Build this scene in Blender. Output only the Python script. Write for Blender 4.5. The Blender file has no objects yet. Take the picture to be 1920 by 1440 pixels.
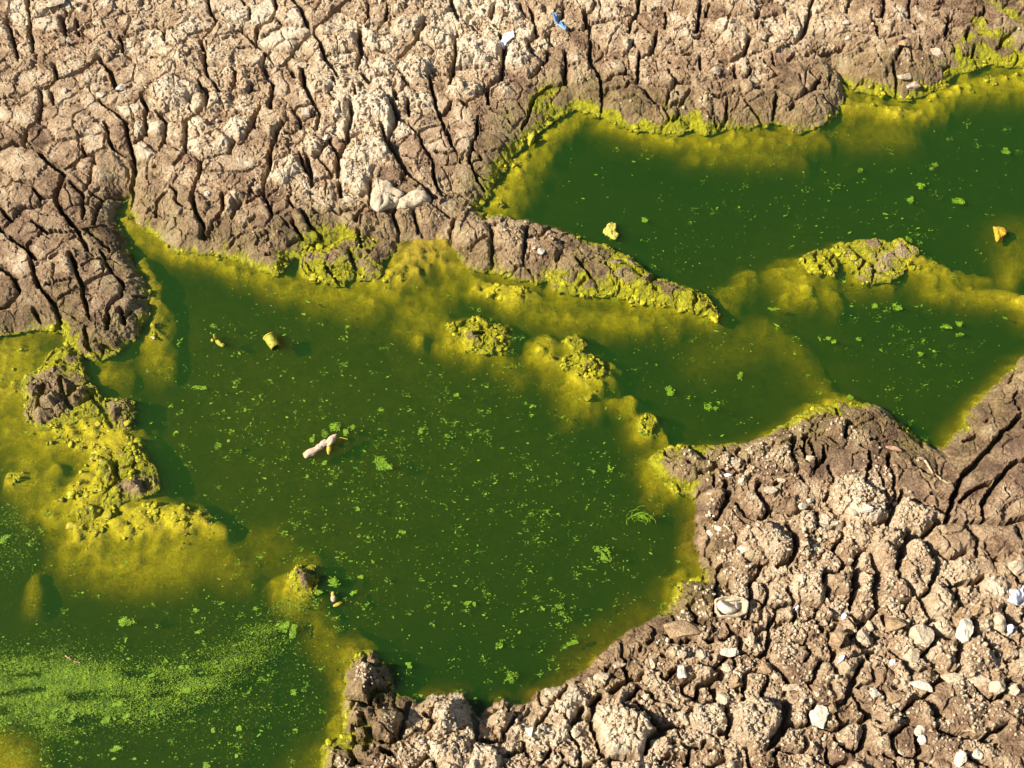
import bpy, math, random, heapq
import numpy as np
from mathutils import Vector, Matrix

R = math.radians
sc = bpy.context.scene
random.seed(7)
rng = np.random.default_rng(11)

# ------------------------------------------------------------------ camera
TILT = R(30.0)                     # from straight down
DIST = 2.40
cam_d = bpy.data.cameras.new('camera')
cam_d.lens = 45.0
cam_d.sensor_width = 36.0
cam_d.clip_start = 0.02
cam_d.clip_end = 200.0
cam = bpy.data.objects.new('camera', cam_d)
sc.collection.objects.link(cam)
CAM = np.array([0.0, -DIST * math.sin(TILT), DIST * math.cos(TILT)])
cam.location = CAM
cam.rotation_euler = (TILT, 0, 0)
sc.camera = cam

# ------------------------------------------------------------------ sky, sun, exposure
SUN_EL = R(41.0)
SUN_DIR = Vector((math.cos(R(12)) * math.cos(SUN_EL), math.sin(R(12)) * math.cos(SUN_EL), -math.sin(SUN_EL)))  # travel direction
world = bpy.data.worlds.new('World')
sc.world = world
world.use_nodes = True
wn = world.node_tree
bg = wn.nodes['Background']
sky = wn.nodes.new('ShaderNodeTexSky')
sky.sky_type = 'NISHITA'
sky.sun_disc = False
sky.sun_elevation = SUN_EL
to_sun = -SUN_DIR
sky.sun_rotation = math.atan2(to_sun.x, to_sun.y)
wn.links.new(sky.outputs[0], bg.inputs[0])
bg.inputs[1].default_value = 0.05
sun_d = bpy.data.lights.new('sun', 'SUN')
sun_d.energy = 4.6
sun_d.angle = R(0.5)
sun_d.color = (1.0, 0.925, 0.81)
sun = bpy.data.objects.new('sun', sun_d)
sc.collection.objects.link(sun)
sun.rotation_euler = SUN_DIR.to_track_quat('-Z', 'Y').to_euler()
sc.view_settings.view_transform = 'Standard'
sc.view_settings.look = 'None'
sc.view_settings.gamma = 1.0
sc.view_settings.exposure = 1.2
sc.render.engine = 'CYCLES'
sc.cycles.use_denoising = True
sc.cycles.use_adaptive_sampling = True
sc.cycles.adaptive_threshold = 0.02
sc.cycles.max_bounces = 6
sc.cycles.diffuse_bounces = 3
sc.cycles.glossy_bounces = 2
sc.cycles.volume_bounces = 0
sc.cycles.transparent_max_bounces = 12

# ------------------------------------------------------------------ photo <-> ground geometry (plan survey of the pond)
FPX = 1920 * 45.0 / 36.0
UPV = np.array([0, math.cos(TILT), math.sin(TILT)])
FWD = np.array([0, math.sin(TILT), -math.cos(TILT)])

def ground(px, py, z=0.0):
    """plan position of a surveyed picture point that lies at height z"""
    px = np.asarray(px, float); py = np.asarray(py, float)
    u = (px - 960) / FPX; v = (720 - py) / FPX
    dy = FWD[1] + v * UPV[1]; dz = FWD[2] + v * UPV[2]
    t = (z - CAM[2]) / dz
    return CAM[0] + t * u, CAM[1] + t * dy

def to_px(x, y, z=0.0):
    dx = x - CAM[0]; dy = y - CAM[1]; dz = z - CAM[2]
    d = dy * FWD[1] + dz * FWD[2]
    return 960 + FPX * dx / d, 720 - FPX * (dy * UPV[1] + dz * UPV[2]) / d

# ------------------------------------------------------------------ numpy noise
_perm = np.concatenate([rng.permutation(512)] * 3).astype(np.int32)
_ga = rng.uniform(0, 2 * np.pi, 512)
_gx, _gy = np.cos(_ga).astype(np.float32), np.sin(_ga).astype(np.float32)
_jx, _jy = rng.random(512).astype(np.float32), rng.random(512).astype(np.float32)

def perlin(x, y, s=0):
    x = np.asarray(x, np.float32); y = np.asarray(y, np.float32)
    xi = np.floor(x).astype(np.int32); yi = np.floor(y).astype(np.int32)
    xf = x - xi; yf = y - yi
    u = xf * xf * xf * (xf * (xf * 6 - 15) + 10); v = yf * yf * yf * (yf * (yf * 6 - 15) + 10)
    def g(ix, iy, fx, fy):
        h = _perm[_perm[(ix + s * 37) & 511] + (iy & 511)] & 511
        return _gx[h] * fx + _gy[h] * fy
    a = g(xi, yi, xf, yf); b = g(xi + 1, yi, xf - 1, yf)
    c = g(xi, yi + 1, xf, yf - 1); d = g(xi + 1, yi + 1, xf - 1, yf - 1)
    ab = a + u * (b - a); cd = c + u * (d - c)
    return (ab + v * (cd - ab)) * 1.45

def fbm(x, y, lam, octs=3, s=0, gain=0.5):
    r = 0; a = 1.0; n = 0
    for o in range(octs):
        r = r + a * perlin(x / lam * 2 ** o + 13.7 * o, y / lam * 2 ** o + 7.1 * o, s + o)
        n += a; a *= gain
    return r / n

def worley(x, y, lam, s=0, off=False):
    x = x / lam + s * 5.3; y = y / lam + s * 2.9
    xi = np.floor(x).astype(np.int32); yi = np.floor(y).astype(np.int32)
    f1 = np.full(x.shape, 9.0, np.float32); f2 = f1.copy(); hid = np.zeros(x.shape, np.int32)
    ox = np.zeros(x.shape, np.float32); oy = ox.copy()
    for dx in (-1, 0, 1):
        for dy in (-1, 0, 1):
            h = _perm[_perm[(xi + dx + s * 91) & 511] + ((yi + dy) & 511)] & 511
            qx = x - (xi + dx + _jx[h]); qy = y - (yi + dy + _jy[h])
            d = np.sqrt(qx * qx + qy * qy)
            m = d < f1
            f2 = np.where(m, f1, np.minimum(f2, d))
            hid = np.where(m, h, hid); f1 = np.where(m, d, f1)
            if off:
                ox = np.where(m, qx, ox); oy = np.where(m, qy, oy)
    if off: return f1, f2, hid, ox, oy
    return f1, f2, hid

def sstep(a, b, x):
    t = np.clip((x - a) / (b - a), 0, 1)
    return t * t * (3 - 2 * t)

# ------------------------------------------------------------------ survey data (picture coordinates of the plan)
FAR = [(-700, 640), (-100, 630), (0, 623), (67, 610), (117, 613), (135, 640), (178, 668), (200, 664), (222, 650), (253, 623), (270, 593), (272, 557), (267, 530),
       (247, 507), (240, 480), (233, 473), (223, 433), (205, 420), (207, 410), (215, 385), (233, 360), (246, 372), (253, 393), (267, 420), (290, 433),
       (307, 447), (333, 465), (370, 470), (400, 467), (440, 480), (480, 497), (520, 508), (540, 482), (563, 470), (590, 457), (637, 437), (660, 447), (700, 450),
       (740, 445), (780, 445), (840, 440), (857, 460), (880, 497), (923, 502), (963, 517), (1010, 522), (1030, 515), (1040, 538), (1107, 547),
       (1147, 543), (1193, 560), (1277, 570), (1330, 590), (1345, 592), (1327, 563), (1293, 543), (1260, 533), (1237, 528), (1207, 507), (1180, 487), (1140, 470),
       (1103, 457), (1063, 443), (1043, 430), (1020, 425), (970, 415), (930, 408), (897, 403), (885, 393), (915, 355), (945, 310), (968, 277), (1005, 245),
       (1045, 212), (1077, 200), (1103, 207), (1130, 212), (1160, 229), (1193, 235), (1227, 242), (1270, 248), (1293, 232), (1323, 248), (1353, 235),
       (1393, 232), (1425, 228), (1460, 222), (1493, 240), (1527, 233), (1557, 217), (1577, 180), (1573, 150), (1560, 130), (1580, 134), (1600, 155),
       (1607, 165), (1677, 172), (1690, 183), (1740, 167), (1773, 147), (1783, 133), (1830, 123), (1850, 112), (1920, 122), (2050, 105), (2700, 90),
       (2700, -900), (-700, -900)]
NEAR = [(2700, 560), (2050, 620), (1920, 675), (1910, 685), (1890, 710), (1847, 749), (1820, 782), (1797, 815), (1773, 839), (1758, 852), (1740, 842), (1723, 830), (1690, 797),
        (1653, 772), (1633, 765), (1580, 762), (1530, 766), (1513, 772), (1493, 792), (1467, 805), (1437, 822), (1397, 835), (1380, 838), (1347, 838),
        (1320, 844), (1280, 842), (1236, 850), (1222, 862), (1240, 885), (1262, 915), (1295, 912), (1310, 930), (1313, 1013), (1323, 1063), (1327, 1093), (1282, 1094), (1270, 1105), (1267, 1143),
        (1240, 1159), (1207, 1179), (1167, 1202), (1127, 1239), (1080, 1279), (1047, 1292), (1010, 1303), (1000, 1323), (967, 1332), (945, 1320),
        (917, 1337), (910, 1362), (885, 1350), (878, 1327), (863, 1305), (813, 1305), (793, 1330), (770, 1340), (773, 1323), (757, 1315), (735, 1317), (730, 1285),
        (712, 1249), (693, 1229), (667, 1232), (657, 1270), (650, 1320), (653, 1377), (637, 1397), (613, 1402), (608, 1440), (590, 1520), (560, 1650),
        (500, 2300), (2700, 2300)]
SPIT = [(118, 655), (147, 675), (152, 690), (163, 722), (185, 742), (182, 768), (152, 775), (122, 790), (100, 797), (70, 797), (52, 773), (50, 713), (80, 690), (100, 660)]
ISLETS = {
    'slimy_clods': [(566, 500), (570, 482), (600, 465), (640, 455), (655, 448), (700, 447), (738, 455), (735, 468), (705, 490), (712, 510), (690, 520), (660, 515), (635, 528), (605, 522), (575, 517)],
    'pond_islet': [(845, 612), (870, 602), (895, 598), (925, 612), (943, 620), (942, 645), (915, 655), (890, 652), (868, 640)],
    'cluster_a': [(1060, 675), (1082, 662), (1110, 672), (1130, 684), (1126, 700), (1095, 697), (1075, 690), (1058, 688)],
    'cluster_b': [(1063, 638), (1085, 632), (1092, 646), (1078, 653)],
    'cluster_c': [(1200, 790), (1212, 780), (1228, 786), (1222, 803), (1206, 808)],
    'small_islet': [(548, 1078), (560, 1068), (585, 1067), (592, 1085), (586, 1103), (565, 1110), (550, 1098)],
    'far_islet': [(1565, 470), (1580, 458), (1640, 454), (1690, 458), (1720, 470), (1700, 490), (1690, 505), (1668, 520), (1640, 522), (1610, 520), (1605, 500)],
    'far_islet_w': [(1505, 487), (1530, 475), (1550, 470), (1568, 492), (1562, 510), (1530, 508)],
    'spit_knob': [(198, 750), (232, 752), (245, 775), (238, 797), (212, 796), (200, 775)],
    'spit_clod': [(190, 857), (213, 846), (240, 838), (268, 852), (285, 882), (291, 912), (268, 925), (236, 930), (212, 945), (196, 945), (206, 915), (186, 903), (182, 872)],
    'spit_chip': [(145, 958), (158, 950), (175, 956), (172, 968), (152, 972)],
}
# hidden mounds and shelves of the pond bed: chains of (x, y, radius px, crest height mm)
STRIPS = [
    [(236, 385, 14, -5), (246, 410, 15, -6), (262, 436, 16, -8), (290, 460, 14, -9)],
    [(258, 490, 20, -3), (280, 530, 20, -4), (288, 590, 24, -4), (292, 630, 28, -6), (300, 675, 28, -16)],
    [(225, 690, 28, -16), (190, 690, 20, -12)],
    [(300, 458, 14, -5), (400, 480, 18, -8), (470, 505, 20, -9), (540, 525, 28, -13), (620, 540, 34, -13), (700, 555, 30, -11)],
    [(610, 460, 14, -3), (690, 440, 14, -2), (760, 465, 36, 3), (800, 465, 34, 4), (830, 455, 25, 2)],
    [(760, 500, 36, 1), (715, 515, 30, -2), (740, 535, 22, -4)],
    [(850, 490, 30, -6), (840, 530, 32, -17), (780, 570, 32, -13), (825, 595, 30, -15), (745, 600, 16, -20)],
    [(895, 527, 18, 2), (930, 537, 16, 3), (968, 548, 26, 5), (1000, 545, 20, -4)],
    [(1000, 562, 32, -18), (1060, 576, 34, -11), (1120, 584, 30, -13), (1170, 588, 26, -9), (1230, 588, 24, -13), (1270, 600, 20, -17)],
    [(1190, 548, 24, 3), (1290, 565, 18, 2), (1345, 584, 15, -2)],
    [(1330, 650, 46, -32), (1450, 605, 36, -24), (1500, 640, 30, -25), (1540, 700, 28, -27), (1562, 740, 18, -20)],
    [(1370, 545, 28, -20), (1408, 505, 22, -15)],
    [(1478, 500, 32, -9), (1510, 530, 30, -6), (1490, 545, 24, -11)],
    [(1620, 470, 20, 6), (1700, 478, 26, 4), (1760, 500, 28, -4), (1815, 512, 16, -11), (1860, 508, 14, -16)],
    [(1565, 545, 24, -12)],
    [(1740, 530, 18, -11), (1830, 540, 20, -8), (1890, 545, 20, -2), (1930, 565, 24, 0)],
    [(1900, 510, 18, -10), (1925, 430, 55, -22)],
    [(860, 625, 30, -2), (890, 630, 30, 4), (935, 635, 22, 3), (955, 612, 18, -10)],
    [(785, 625, 16, -7)], [(950, 668, 28, -17), (982, 690, 24, -22)],
    [(1018, 643, 24, 1), (1050, 680, 28, -8), (1090, 690, 34, 4), (1110, 700, 24, 2), (1100, 728, 30, -6), (1075, 752, 26, -20)],
    [(1146, 680, 14, -7), (1140, 700, 18, -12)], [(1076, 643, 14, 2)],
    [(1182, 748, 17, -3), (1160, 745, 14, -11)], [(1214, 796, 22, 0), (1240, 800, 14, -9), (1256, 828, 11, -9)],
    [(1236, 856, 20, -4), (1224, 890, 16, -8), (1240, 930, 18, -14)],
    [(1296, 960, 12, -13), (1298, 1030, 17, -11), (1288, 1078, 18, -12), (1252, 1100, 28, -25)],
    [(1210, 1150, 44, -25), (1110, 1220, 44, -25), (1050, 1275, 26, -22)],
    [(1230, 1158, 13, -5), (1160, 1200, 12, -6), (1085, 1270, 11, -8)],
    [(1500, 780, 16, -5), (1540, 755, 18, -3), (1580, 747, 22, -7), (1640, 765, 18, -7), (1690, 800, 13, -6), (1722, 830, 10, -5)],
    [(1762, 842, 12, -7), (1800, 802, 18, -9), (1850, 742, 18, -8), (1905, 688, 16, -5)],
    [(10, 670, 60, -4), (30, 760, 48, -8), (60, 830, 48, -11), (60, 880, 40, -9), (90, 930, 38, -11), (130, 960, 38, -5)],
    [(-60, 700, 90, -10)], [(25, 888, 18, 1)], [(98, 872, 14, -3)], [(110, 800, 40, 0), (180, 800, 46, 3), (215, 830, 42, 4), (190, 890, 42, 3), (150, 930, 36, 1)],
    [(150, 985, 30, 2), (210, 970, 36, 4), (290, 970, 36, 4), (365, 972, 24, 3), (415, 985, 14, 2)],
    [(140, 1030, 38, -12), (220, 1032, 46, -7), (260, 1055, 36, -10), (330, 1030, 46, -8), (400, 1030, 36, -15), (450, 1060, 28, -20)],
    [(500, 1010, 48, -24)], [(62, 1080, 17, -13), (56, 1118, 18, -18)],
    [(556, 1095, 30, -1), (570, 1082, 22, 4)], [(570, 1045, 30, -20)],
    [(590, 1150, 28, -22), (620, 1200, 28, -18), (665, 1218, 24, -5), (650, 1260, 22, -12)],
    [(642, 1330, 14, -9), (630, 1390, 18, -8)], [(15, 1425, 42, -7), (-30, 1390, 40, -10)], [(600, 1440, 55, -27)],
    [(905, 400, 22, -6), (935, 365, 40, -4), (965, 310, 40, -6), (1000, 280, 34, -8), (1040, 235, 26, -6), (1080, 215, 20, -6)],
    [(945, 380, 34, -16), (1005, 310, 26, -22)],
    [(1130, 222, 13, -6), (1220, 248, 16, -8), (1300, 254, 22, -9), (1400, 248, 26, -7), (1480, 252, 24, -9), (1550, 248, 20, -14)],
    [(1300, 276, 20, -20), (1420, 273, 26, -14), (1500, 282, 22, -20)],
    [(1585, 160, 18, -4), (1600, 195, 24, -4), (1640, 190, 26, -3), (1680, 208, 22, 1), (1720, 205, 22, -4), (1760, 190, 24, -6)],
    [(1600, 235, 30, -16), (1700, 235, 34, -20)], [(1740, 180, 20, -3), (1830, 150, 26, -4), (1900, 145, 34, -5), (1990, 130, 50, -6)],
]
# mud cracks read off the picture in its four corner enlargements: (origin x, origin y, list of polylines in 3x pixels with width)
def crk(ox, oy, lines):
    out = []
    for w, pts in lines:
        out.append((w, [(ox + x / 3.0, oy + y / 3.0) for x, y in pts]))
    return out
CRACKS = []
CRACKS += crk(0, 0, [
    (4, [(150, -60), (165, 100), (175, 180), (190, 300)]), (3, [(40, 100), (65, 200), (95, 290), (100, 350)]), (5, [(350, 100), (375, 200)]), (4, [(430, 110), (445, 200)]),
    (4, [(670, 200), (690, 290)]), (5, [(1160, -60), (1175, 50), (1215, 110), (1190, 170), (1130, 230), (1150, 300), (1160, 400), (1180, 440)]),
    (6, [(1530, -60), (1560, 50), (1520, 120), (1450, 150), (1440, 250), (1490, 300), (1475, 375)]), (4, [(1475, 375), (1600, 370), (1650, 300), (1740, 200), (1840, 100), (1980, -30)]),
    (5, [(1620, -40), (1700, 60), (1730, 150), (1800, 230), (1830, 330), (1910, 435)]), (3, [(1370, 130), (1360, 180), (1440, 250)]), (3, [(1400, 40), (1405, 110), (1370, 130), (1250, 110)]),
    (6, [(560, 330), (620, 400), (650, 480), (665, 510)]), (5, [(300, 370), (320, 450), (260, 500), (190, 495)]), (4, [(320, 450), (450, 400), (550, 320)]),
    (3, [(-60, 560), (0, 555), (120, 550), (190, 500)]), (6, [(230, 510), (235, 590), (210, 680), (150, 730), (130, 810), (70, 810), (0, 840)]), (3, [(290, 520), (300, 580)]),
    (5, [(140, 820), (210, 850), (280, 920), (360, 970), (340, 1040), (310, 1110), (350, 1190), (420, 1270), (490, 1400)]), (4, [(370, 950), (450, 890), (600, 830)]), (2, [(460, 820), (480, 880)]),
    (5, [(560, 570), (650, 630), (710, 690), (720, 760), (740, 850), (760, 960), (740, 1060), (735, 1150)]), (3, [(590, 690), (620, 790), (640, 840), (740, 890)]),
    (3, [(390, 1020), (460, 1080), (460, 1220)]), (2, [(460, 1080), (510, 1000)]), (4, [(510, 1080), (570, 1110), (540, 1180), (520, 1260)]), (3, [(570, 1110), (720, 1070)]),
    (4, [(310, 1100), (230, 1110), (170, 1030), (100, 1020)]), (4, [(230, 1110), (220, 1160), (130, 1170), (70, 1240), (20, 1290)]), (4, [(-60, 1120), (0, 1170), (60, 1240)]),
    (4, [(-60, 1240), (0, 1280), (60, 1340), (150, 1400), (200, 1450)]), (3, [(430, 1300), (260, 1300), (180, 1240)]), (3, [(430, 1300), (600, 1270)]),
    (4, [(850, 460), (800, 540), (820, 620), (820, 760), (760, 810)]), (5, [(880, 620), (930, 680), (930, 740), (900, 830)]), (5, [(930, 680), (1040, 680), (1070, 660), (1150, 600), (1170, 520), (1110, 450)]),
    (4, [(1050, 680), (1040, 780), (1040, 850), (980, 920)]), (4, [(1060, 850), (1130, 900), (1120, 980), (1070, 1080), (1090, 1160), (1130, 1240), (1150, 1330)]),
    (3, [(1130, 900), (1200, 880), (1290, 860), (1320, 790)]), (4, [(1460, 600), (1420, 700), (1370, 790), (1350, 810)]), (5, [(1480, 380), (1530, 480), (1520, 610)]),
    (3, [(1620, 370), (1660, 440)]), (5, [(1700, 380), (1710, 480), (1760, 570), (1800, 640), (1780, 740)]),
    (4, [(1620, 660), (1560, 740), (1530, 820), (1520, 920), (1490, 1010), (1480, 1080), (1390, 1140)]), (3, [(1480, 1090), (1530, 1200)]), (2, [(1130, 960), (1280, 970), (1400, 960), (1470, 920)]),
    (3, [(1240, 1080), (1250, 1170), (1190, 1250), (1160, 1320)]), (3, [(870, 1210), (880, 1130), (930, 1080)]), (4, [(1850, 780), (1900, 870), (1890, 950), (1850, 1000)]),
    (4, [(1680, 870), (1740, 980), (1760, 1050)]), (3, [(1690, 1180), (1760, 1270), (1810, 1320), (1730, 1390)]), (3, [(1310, 500), (1330, 400), (1300, 380)]), (3, [(1180, 440), (1240, 520), (1330, 500)]),
])
CRACKS += crk(480, 0, [
    (4, [(740, 20), (730, 110), (680, 170)]), (5, [(960, 120), (880, 250), (800, 330)]), (5, [(1100, -20), (1130, 90)]), (4, [(1540, 40), (1560, 110), (1580, 190)]),
    (7, [(1370, 180), (1400, 290), (1380, 440), (1300, 500), (1310, 590)]), (5, [(1130, 180), (1120, 300), (1110, 390), (1090, 470)]), (6, [(580, 160), (590, 290), (570, 390)]),
    (4, [(590, 400), (640, 460)]), (5, [(700, 490), (760, 560), (800, 660), (760, 740), (740, 800)]), (4, [(980, 420), (1000, 540), (1040, 650), (1060, 700), (1100, 800), (1150, 910)]),
    (5, [(530, 560), (540, 650), (520, 720), (510, 800), (470, 870), (460, 1000)]), (5, [(700, 690), (730, 780), (780, 860), (840, 950), (920, 1010), (960, 1060), (1010, 1110)]),
    (4, [(860, 690), (900, 740), (1040, 700)]), (3, [(920, 760), (950, 840), (1000, 900), (1000, 1000), (1030, 1060), (1090, 1080)]), (2, [(1010, 860), (1110, 850)]),
    (3, [(1250, 650), (1240, 750), (1220, 790), (1200, 900), (1280, 1060)]), (2, [(1220, 820), (1270, 890), (1200, 910)]), (2, [(1310, 610), (1420, 660), (1440, 700)]),
    (3, [(1650, 480), (1560, 550), (1530, 640), (1500, 710)]), (4, [(1880, 120), (1880, 250), (1890, 370)]), (3, [(1850, 60), (1850, 120)]), (2, [(1660, 180), (1650, 230)]),
    (4, [(1740, 300), (1740, 470), (1650, 480)]), (4, [(1640, 290), (1640, 340), (1540, 440)]), (3, [(640, 1020), (640, 1140), (570, 1190), (560, 1230)]),
    (3, [(760, 1180), (800, 1280), (790, 1340)]), (3, [(880, 1170), (910, 1290)]), (4, [(1110, 1230), (1090, 1320)]), (5, [(1320, 1270), (1330, 1360), (1335, 1470)]), (4, [(1530, 1270), (1510, 1390), (1500, 1450)]),
    (5, [(280, 870), (320, 1000)]), (5, [(470, 1030), (480, 1110)]), (5, [(850, 560), (860, 660)]), (3, [(780, 500), (800, 570)]), (4, [(480, 800), (560, 760), (600, 740)]),
    (3, [(800, 400), (860, 480), (900, 500)]), (5, [(1100, 560), (1060, 640)]), (4, [(1160, 560), (1200, 600)]), (4, [(570, 1290), (590, 1380)]), (4, [(200, 1230), (260, 1330)]), (4, [(1340, 140), (1400, 170)]),
])
CRACKS += crk(960, 0, [
    (4, [(720, -60), (710, 60), (670, 130), (650, 180)]), (3, [(430, 130), (560, 110), (660, 110)]), (4, [(410, 60), (420, 120), (440, 200), (440, 340), (500, 430), (510, 600)]),
    (3, [(820, 180), (800, 260), (770, 310)]), (3, [(680, 220), (690, 260)]), (4, [(720, 290), (710, 400), (700, 460)]), (5, [(1060, -20), (1050, 120), (1030, 190)]), (4, [(1090, 90), (1110, 30)]),
    (5, [(1390, 60), (1370, 110)]), (5, [(1340, 210), (1310, 300), (1240, 350), (1170, 350)]), (5, [(1700, -40), (1660, 130), (1640, 180), (1600, 240)]), (2, [(1610, 80), (1640, 150)]),
    (3, [(1060, 310), (1060, 390)]), (3, [(640, 370), (640, 420)]), (3, [(880, 400), (930, 460), (1010, 470)]), (3, [(1110, 500), (1150, 540), (1290, 500)]), (4, [(1000, 500), (950, 580)]),
    (4, [(1490, 520), (1480, 640)]), (4, [(1600, 550), (1700, 500), (1740, 440)]), (3, [(1440, 440), (1500, 420), (1420, 340)]), (4, [(1590, 300), (1560, 340)]), (4, [(1730, 310), (1780, 300), (1870, 250)]),
    (4, [(1210, 550), (1210, 640), (1180, 700)]), (3, [(1320, 560), (1440, 690)]), (3, [(740, 490), (800, 560), (880, 560)]), (4, [(1250, 380), (1255, 440)]), (4, [(880, 600), (940, 560)]), (3, [(640, 440), (700, 460), (760, 500)]),
])
CRACKS += crk(1280, 0, [
    (3, [(1130, -60), (1130, 130)]), (3, [(1280, -60), (1270, 100)]), (4, [(1500, 90), (1480, 190)]), (4, [(1070, 120), (1110, 220)]), (4, [(1440, 20), (1480, 0)]), (4, [(1190, 340), (1210, 440), (1220, 540)]),
    (4, [(1650, 240), (1640, 310)]), (3, [(1690, 30), (1720, 130)]), (3, [(1000, 180), (1150, 210), (1240, 190)]), (4, [(900, 270), (880, 290)]), (4, [(1340, 250), (1380, 300)]),
])
CRACKS += crk(0, 480, [
    (5, [(390, -20), (420, 60), (450, 130), (470, 230), (500, 340)]), (4, [(-60, 20), (0, 60), (80, 130), (110, 190), (60, 260), (0, 290)]),
    (5, [(190, 110), (210, 170), (260, 210), (310, 270), (330, 370), (350, 390)]), (2, [(310, 240), (430, 170)]), (2, [(250, 150), (420, 120)]), (4, [(180, 290), (220, 350)]),
    (4, [(560, -40), (620, 80), (690, 150), (680, 220), (610, 270), (590, 400)]), (3, [(670, 290), (700, 370)]), (4, [(470, 390), (490, 490), (560, 560)]), (2, [(740, 215), (810, 210)]),
    (5, [(320, 670), (350, 770), (390, 830)]), (5, [(230, 700), (200, 830)]), (3, [(360, 750), (440, 710)]), (5, [(500, 770), (580, 860), (620, 950)]), (3, [(590, 800), (620, 780)]), (5, [(640, 1160), (650, 1220), (610, 1290)]),
    (3, [(170, 0), (190, 110)]), (3, [(470, 160), (540, 120), (620, 80)]), (5, [(400, 1140), (440, 1110)]),
])
CRACKS += crk(1280, 780, [
    (4, [(790, 170), (800, 240), (740, 290)]), (4, [(720, 120), (740, 230), (790, 290)]), (3, [(1050, 190), (1060, 250)]), (3, [(1160, 220), (1150, 280)]), (3, [(1000, 160), (1050, 190)]),
    (7, [(1920, -20), (1810, 80), (1700, 210), (1600, 310), (1560, 370), (1530, 450), (1490, 560), (1480, 600)]), (4, [(1980, 200), (1860, 270), (1790, 340), (1720, 440), (1690, 500), (1690, 590)]),
    (4, [(1560, 480), (1640, 410), (1740, 370)]), (3, [(1110, 320), (1140, 400), (1160, 480), (1150, 540)]), (8, [(1200, 760), (1280, 680), (1340, 680), (1440, 600), (1480, 600)]), (3, [(1590, 630), (1650, 690), (1650, 800)]), (4, [(1880, 620), (1910, 680)]),
    (8, [(590, 600), (630, 650), (640, 720), (620, 800), (540, 840)]), (5, [(240, 360), (270, 430), (250, 490), (190, 570)]), (5, [(430, 440), (490, 520), (520, 560)]), (6, [(980, 800), (970, 950), (950, 1080)]),
    (7, [(1060, 800), (1110, 870), (1080, 960), (1100, 1060)]), (8, [(1280, 660), (1240, 750), (1210, 860)]), (6, [(1370, 720), (1410, 800), (1440, 870), (1390, 960)]), (5, [(1280, 950), (1350, 1050), (1390, 1130)]),
    (7, [(500, 1130), (490, 1250), (460, 1330)]), (4, [(1540, 990), (1540, 1060)]), (3, [(700, 1260), (720, 1340), (690, 1380)]), (4, [(860, 1310), (850, 1390)]), (6, [(1570, 1280), (1540, 1390)]),
    (4, [(1480, 600), (1545, 588), (1610, 606), (1700, 592), (1790, 602), (1880, 585), (1980, 560)]), (4, [(1450, 890), (1520, 950), (1660, 940), (1700, 900)]), (4, [(60, 150), (120, 240)]), (4, [(380, 250), (400, 290)]), (4, [(1240, 420), (1150, 620)]), (4, [(640, 130), (690, 200), (700, 250)]),
    (2, [(1700, 730), (1760, 840)]), (3, [(1840, 860), (1900, 920)]), (3, [(1400, 430), (1520, 470)]),
])
CRACKS += crk(1280, 960, [
    (6, [(480, 820), (560, 900), (600, 950)]), (8, [(590, 1050), (600, 1090), (560, 1220), (480, 1330)]), (5, [(250, 1100), (270, 1180), (250, 1260)]), (7, [(860, 1090), (920, 1050), (960, 960), (1010, 830)]),
    (7, [(1310, 1250), (1330, 1330), (1320, 1460)]), (7, [(1350, 800), (1430, 860)]), (6, [(1000, 1100), (1110, 1180)]), (5, [(1800, 1020), (1840, 1080)]), (3, [(1370, 1060), (1480, 1160)]), (5, [(1830, 1180), (1760, 1240)]),
    (6, [(170, 970), (190, 1060)]), (4, [(1480, 1230), (1620, 1260), (1760, 1290)]),
])
CRACKS += crk(960, 960, [
    (6, [(400, 1100), (340, 1190)]), (7, [(780, 1150), (850, 1230), (790, 1270)]), (6, [(1140, 860), (1180, 920), (1050, 980)]), (6, [(560, 1010), (680, 930)]), (7, [(1540, 1050), (1540, 1200), (1450, 1330)]), (5, [(440, 1100), (500, 1030)]),
    (6, [(700, 1060), (780, 1150)]), (5, [(1210, 1110), (1230, 1200)]),
])
CRACKS += crk(480, 960, [
    (4, [(560, 1060), (640, 1080), (660, 1000), (740, 990)]), (6, [(600, 1140), (640, 1260), (620, 1330)]), (7, [(860, 1060), (840, 1160), (800, 1280)]), (6, [(950, 1130), (1000, 1190)]), (8, [(1220, 1130), (1240, 1260)]), (5, [(1240, 1280), (1440, 1270)]), (6, [(700, 1330), (770, 1360)]),
])
CRACKS += crk(1280, 400, [(5, [(770, 180), (860, 260), (940, 330), (980, 310)]), (4, [(950, 170), (1050, 235), (1110, 290), (1170, 330)]), (3, [(1050, 235), (1000, 290)]), (4, [(1570, 310), (1640, 250)]), (4, [(60, 560), (170, 500)]), (3, [(340, 410), (540, 270)])])
CRACKS += crk(480, 400, [(4, [(520, 200), (560, 280), (590, 320)]), (4, [(380, 260), (470, 380)]), (3, [(900, 220), (980, 310)]), (4, [(1800, 240), (1900, 340)])])

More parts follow.
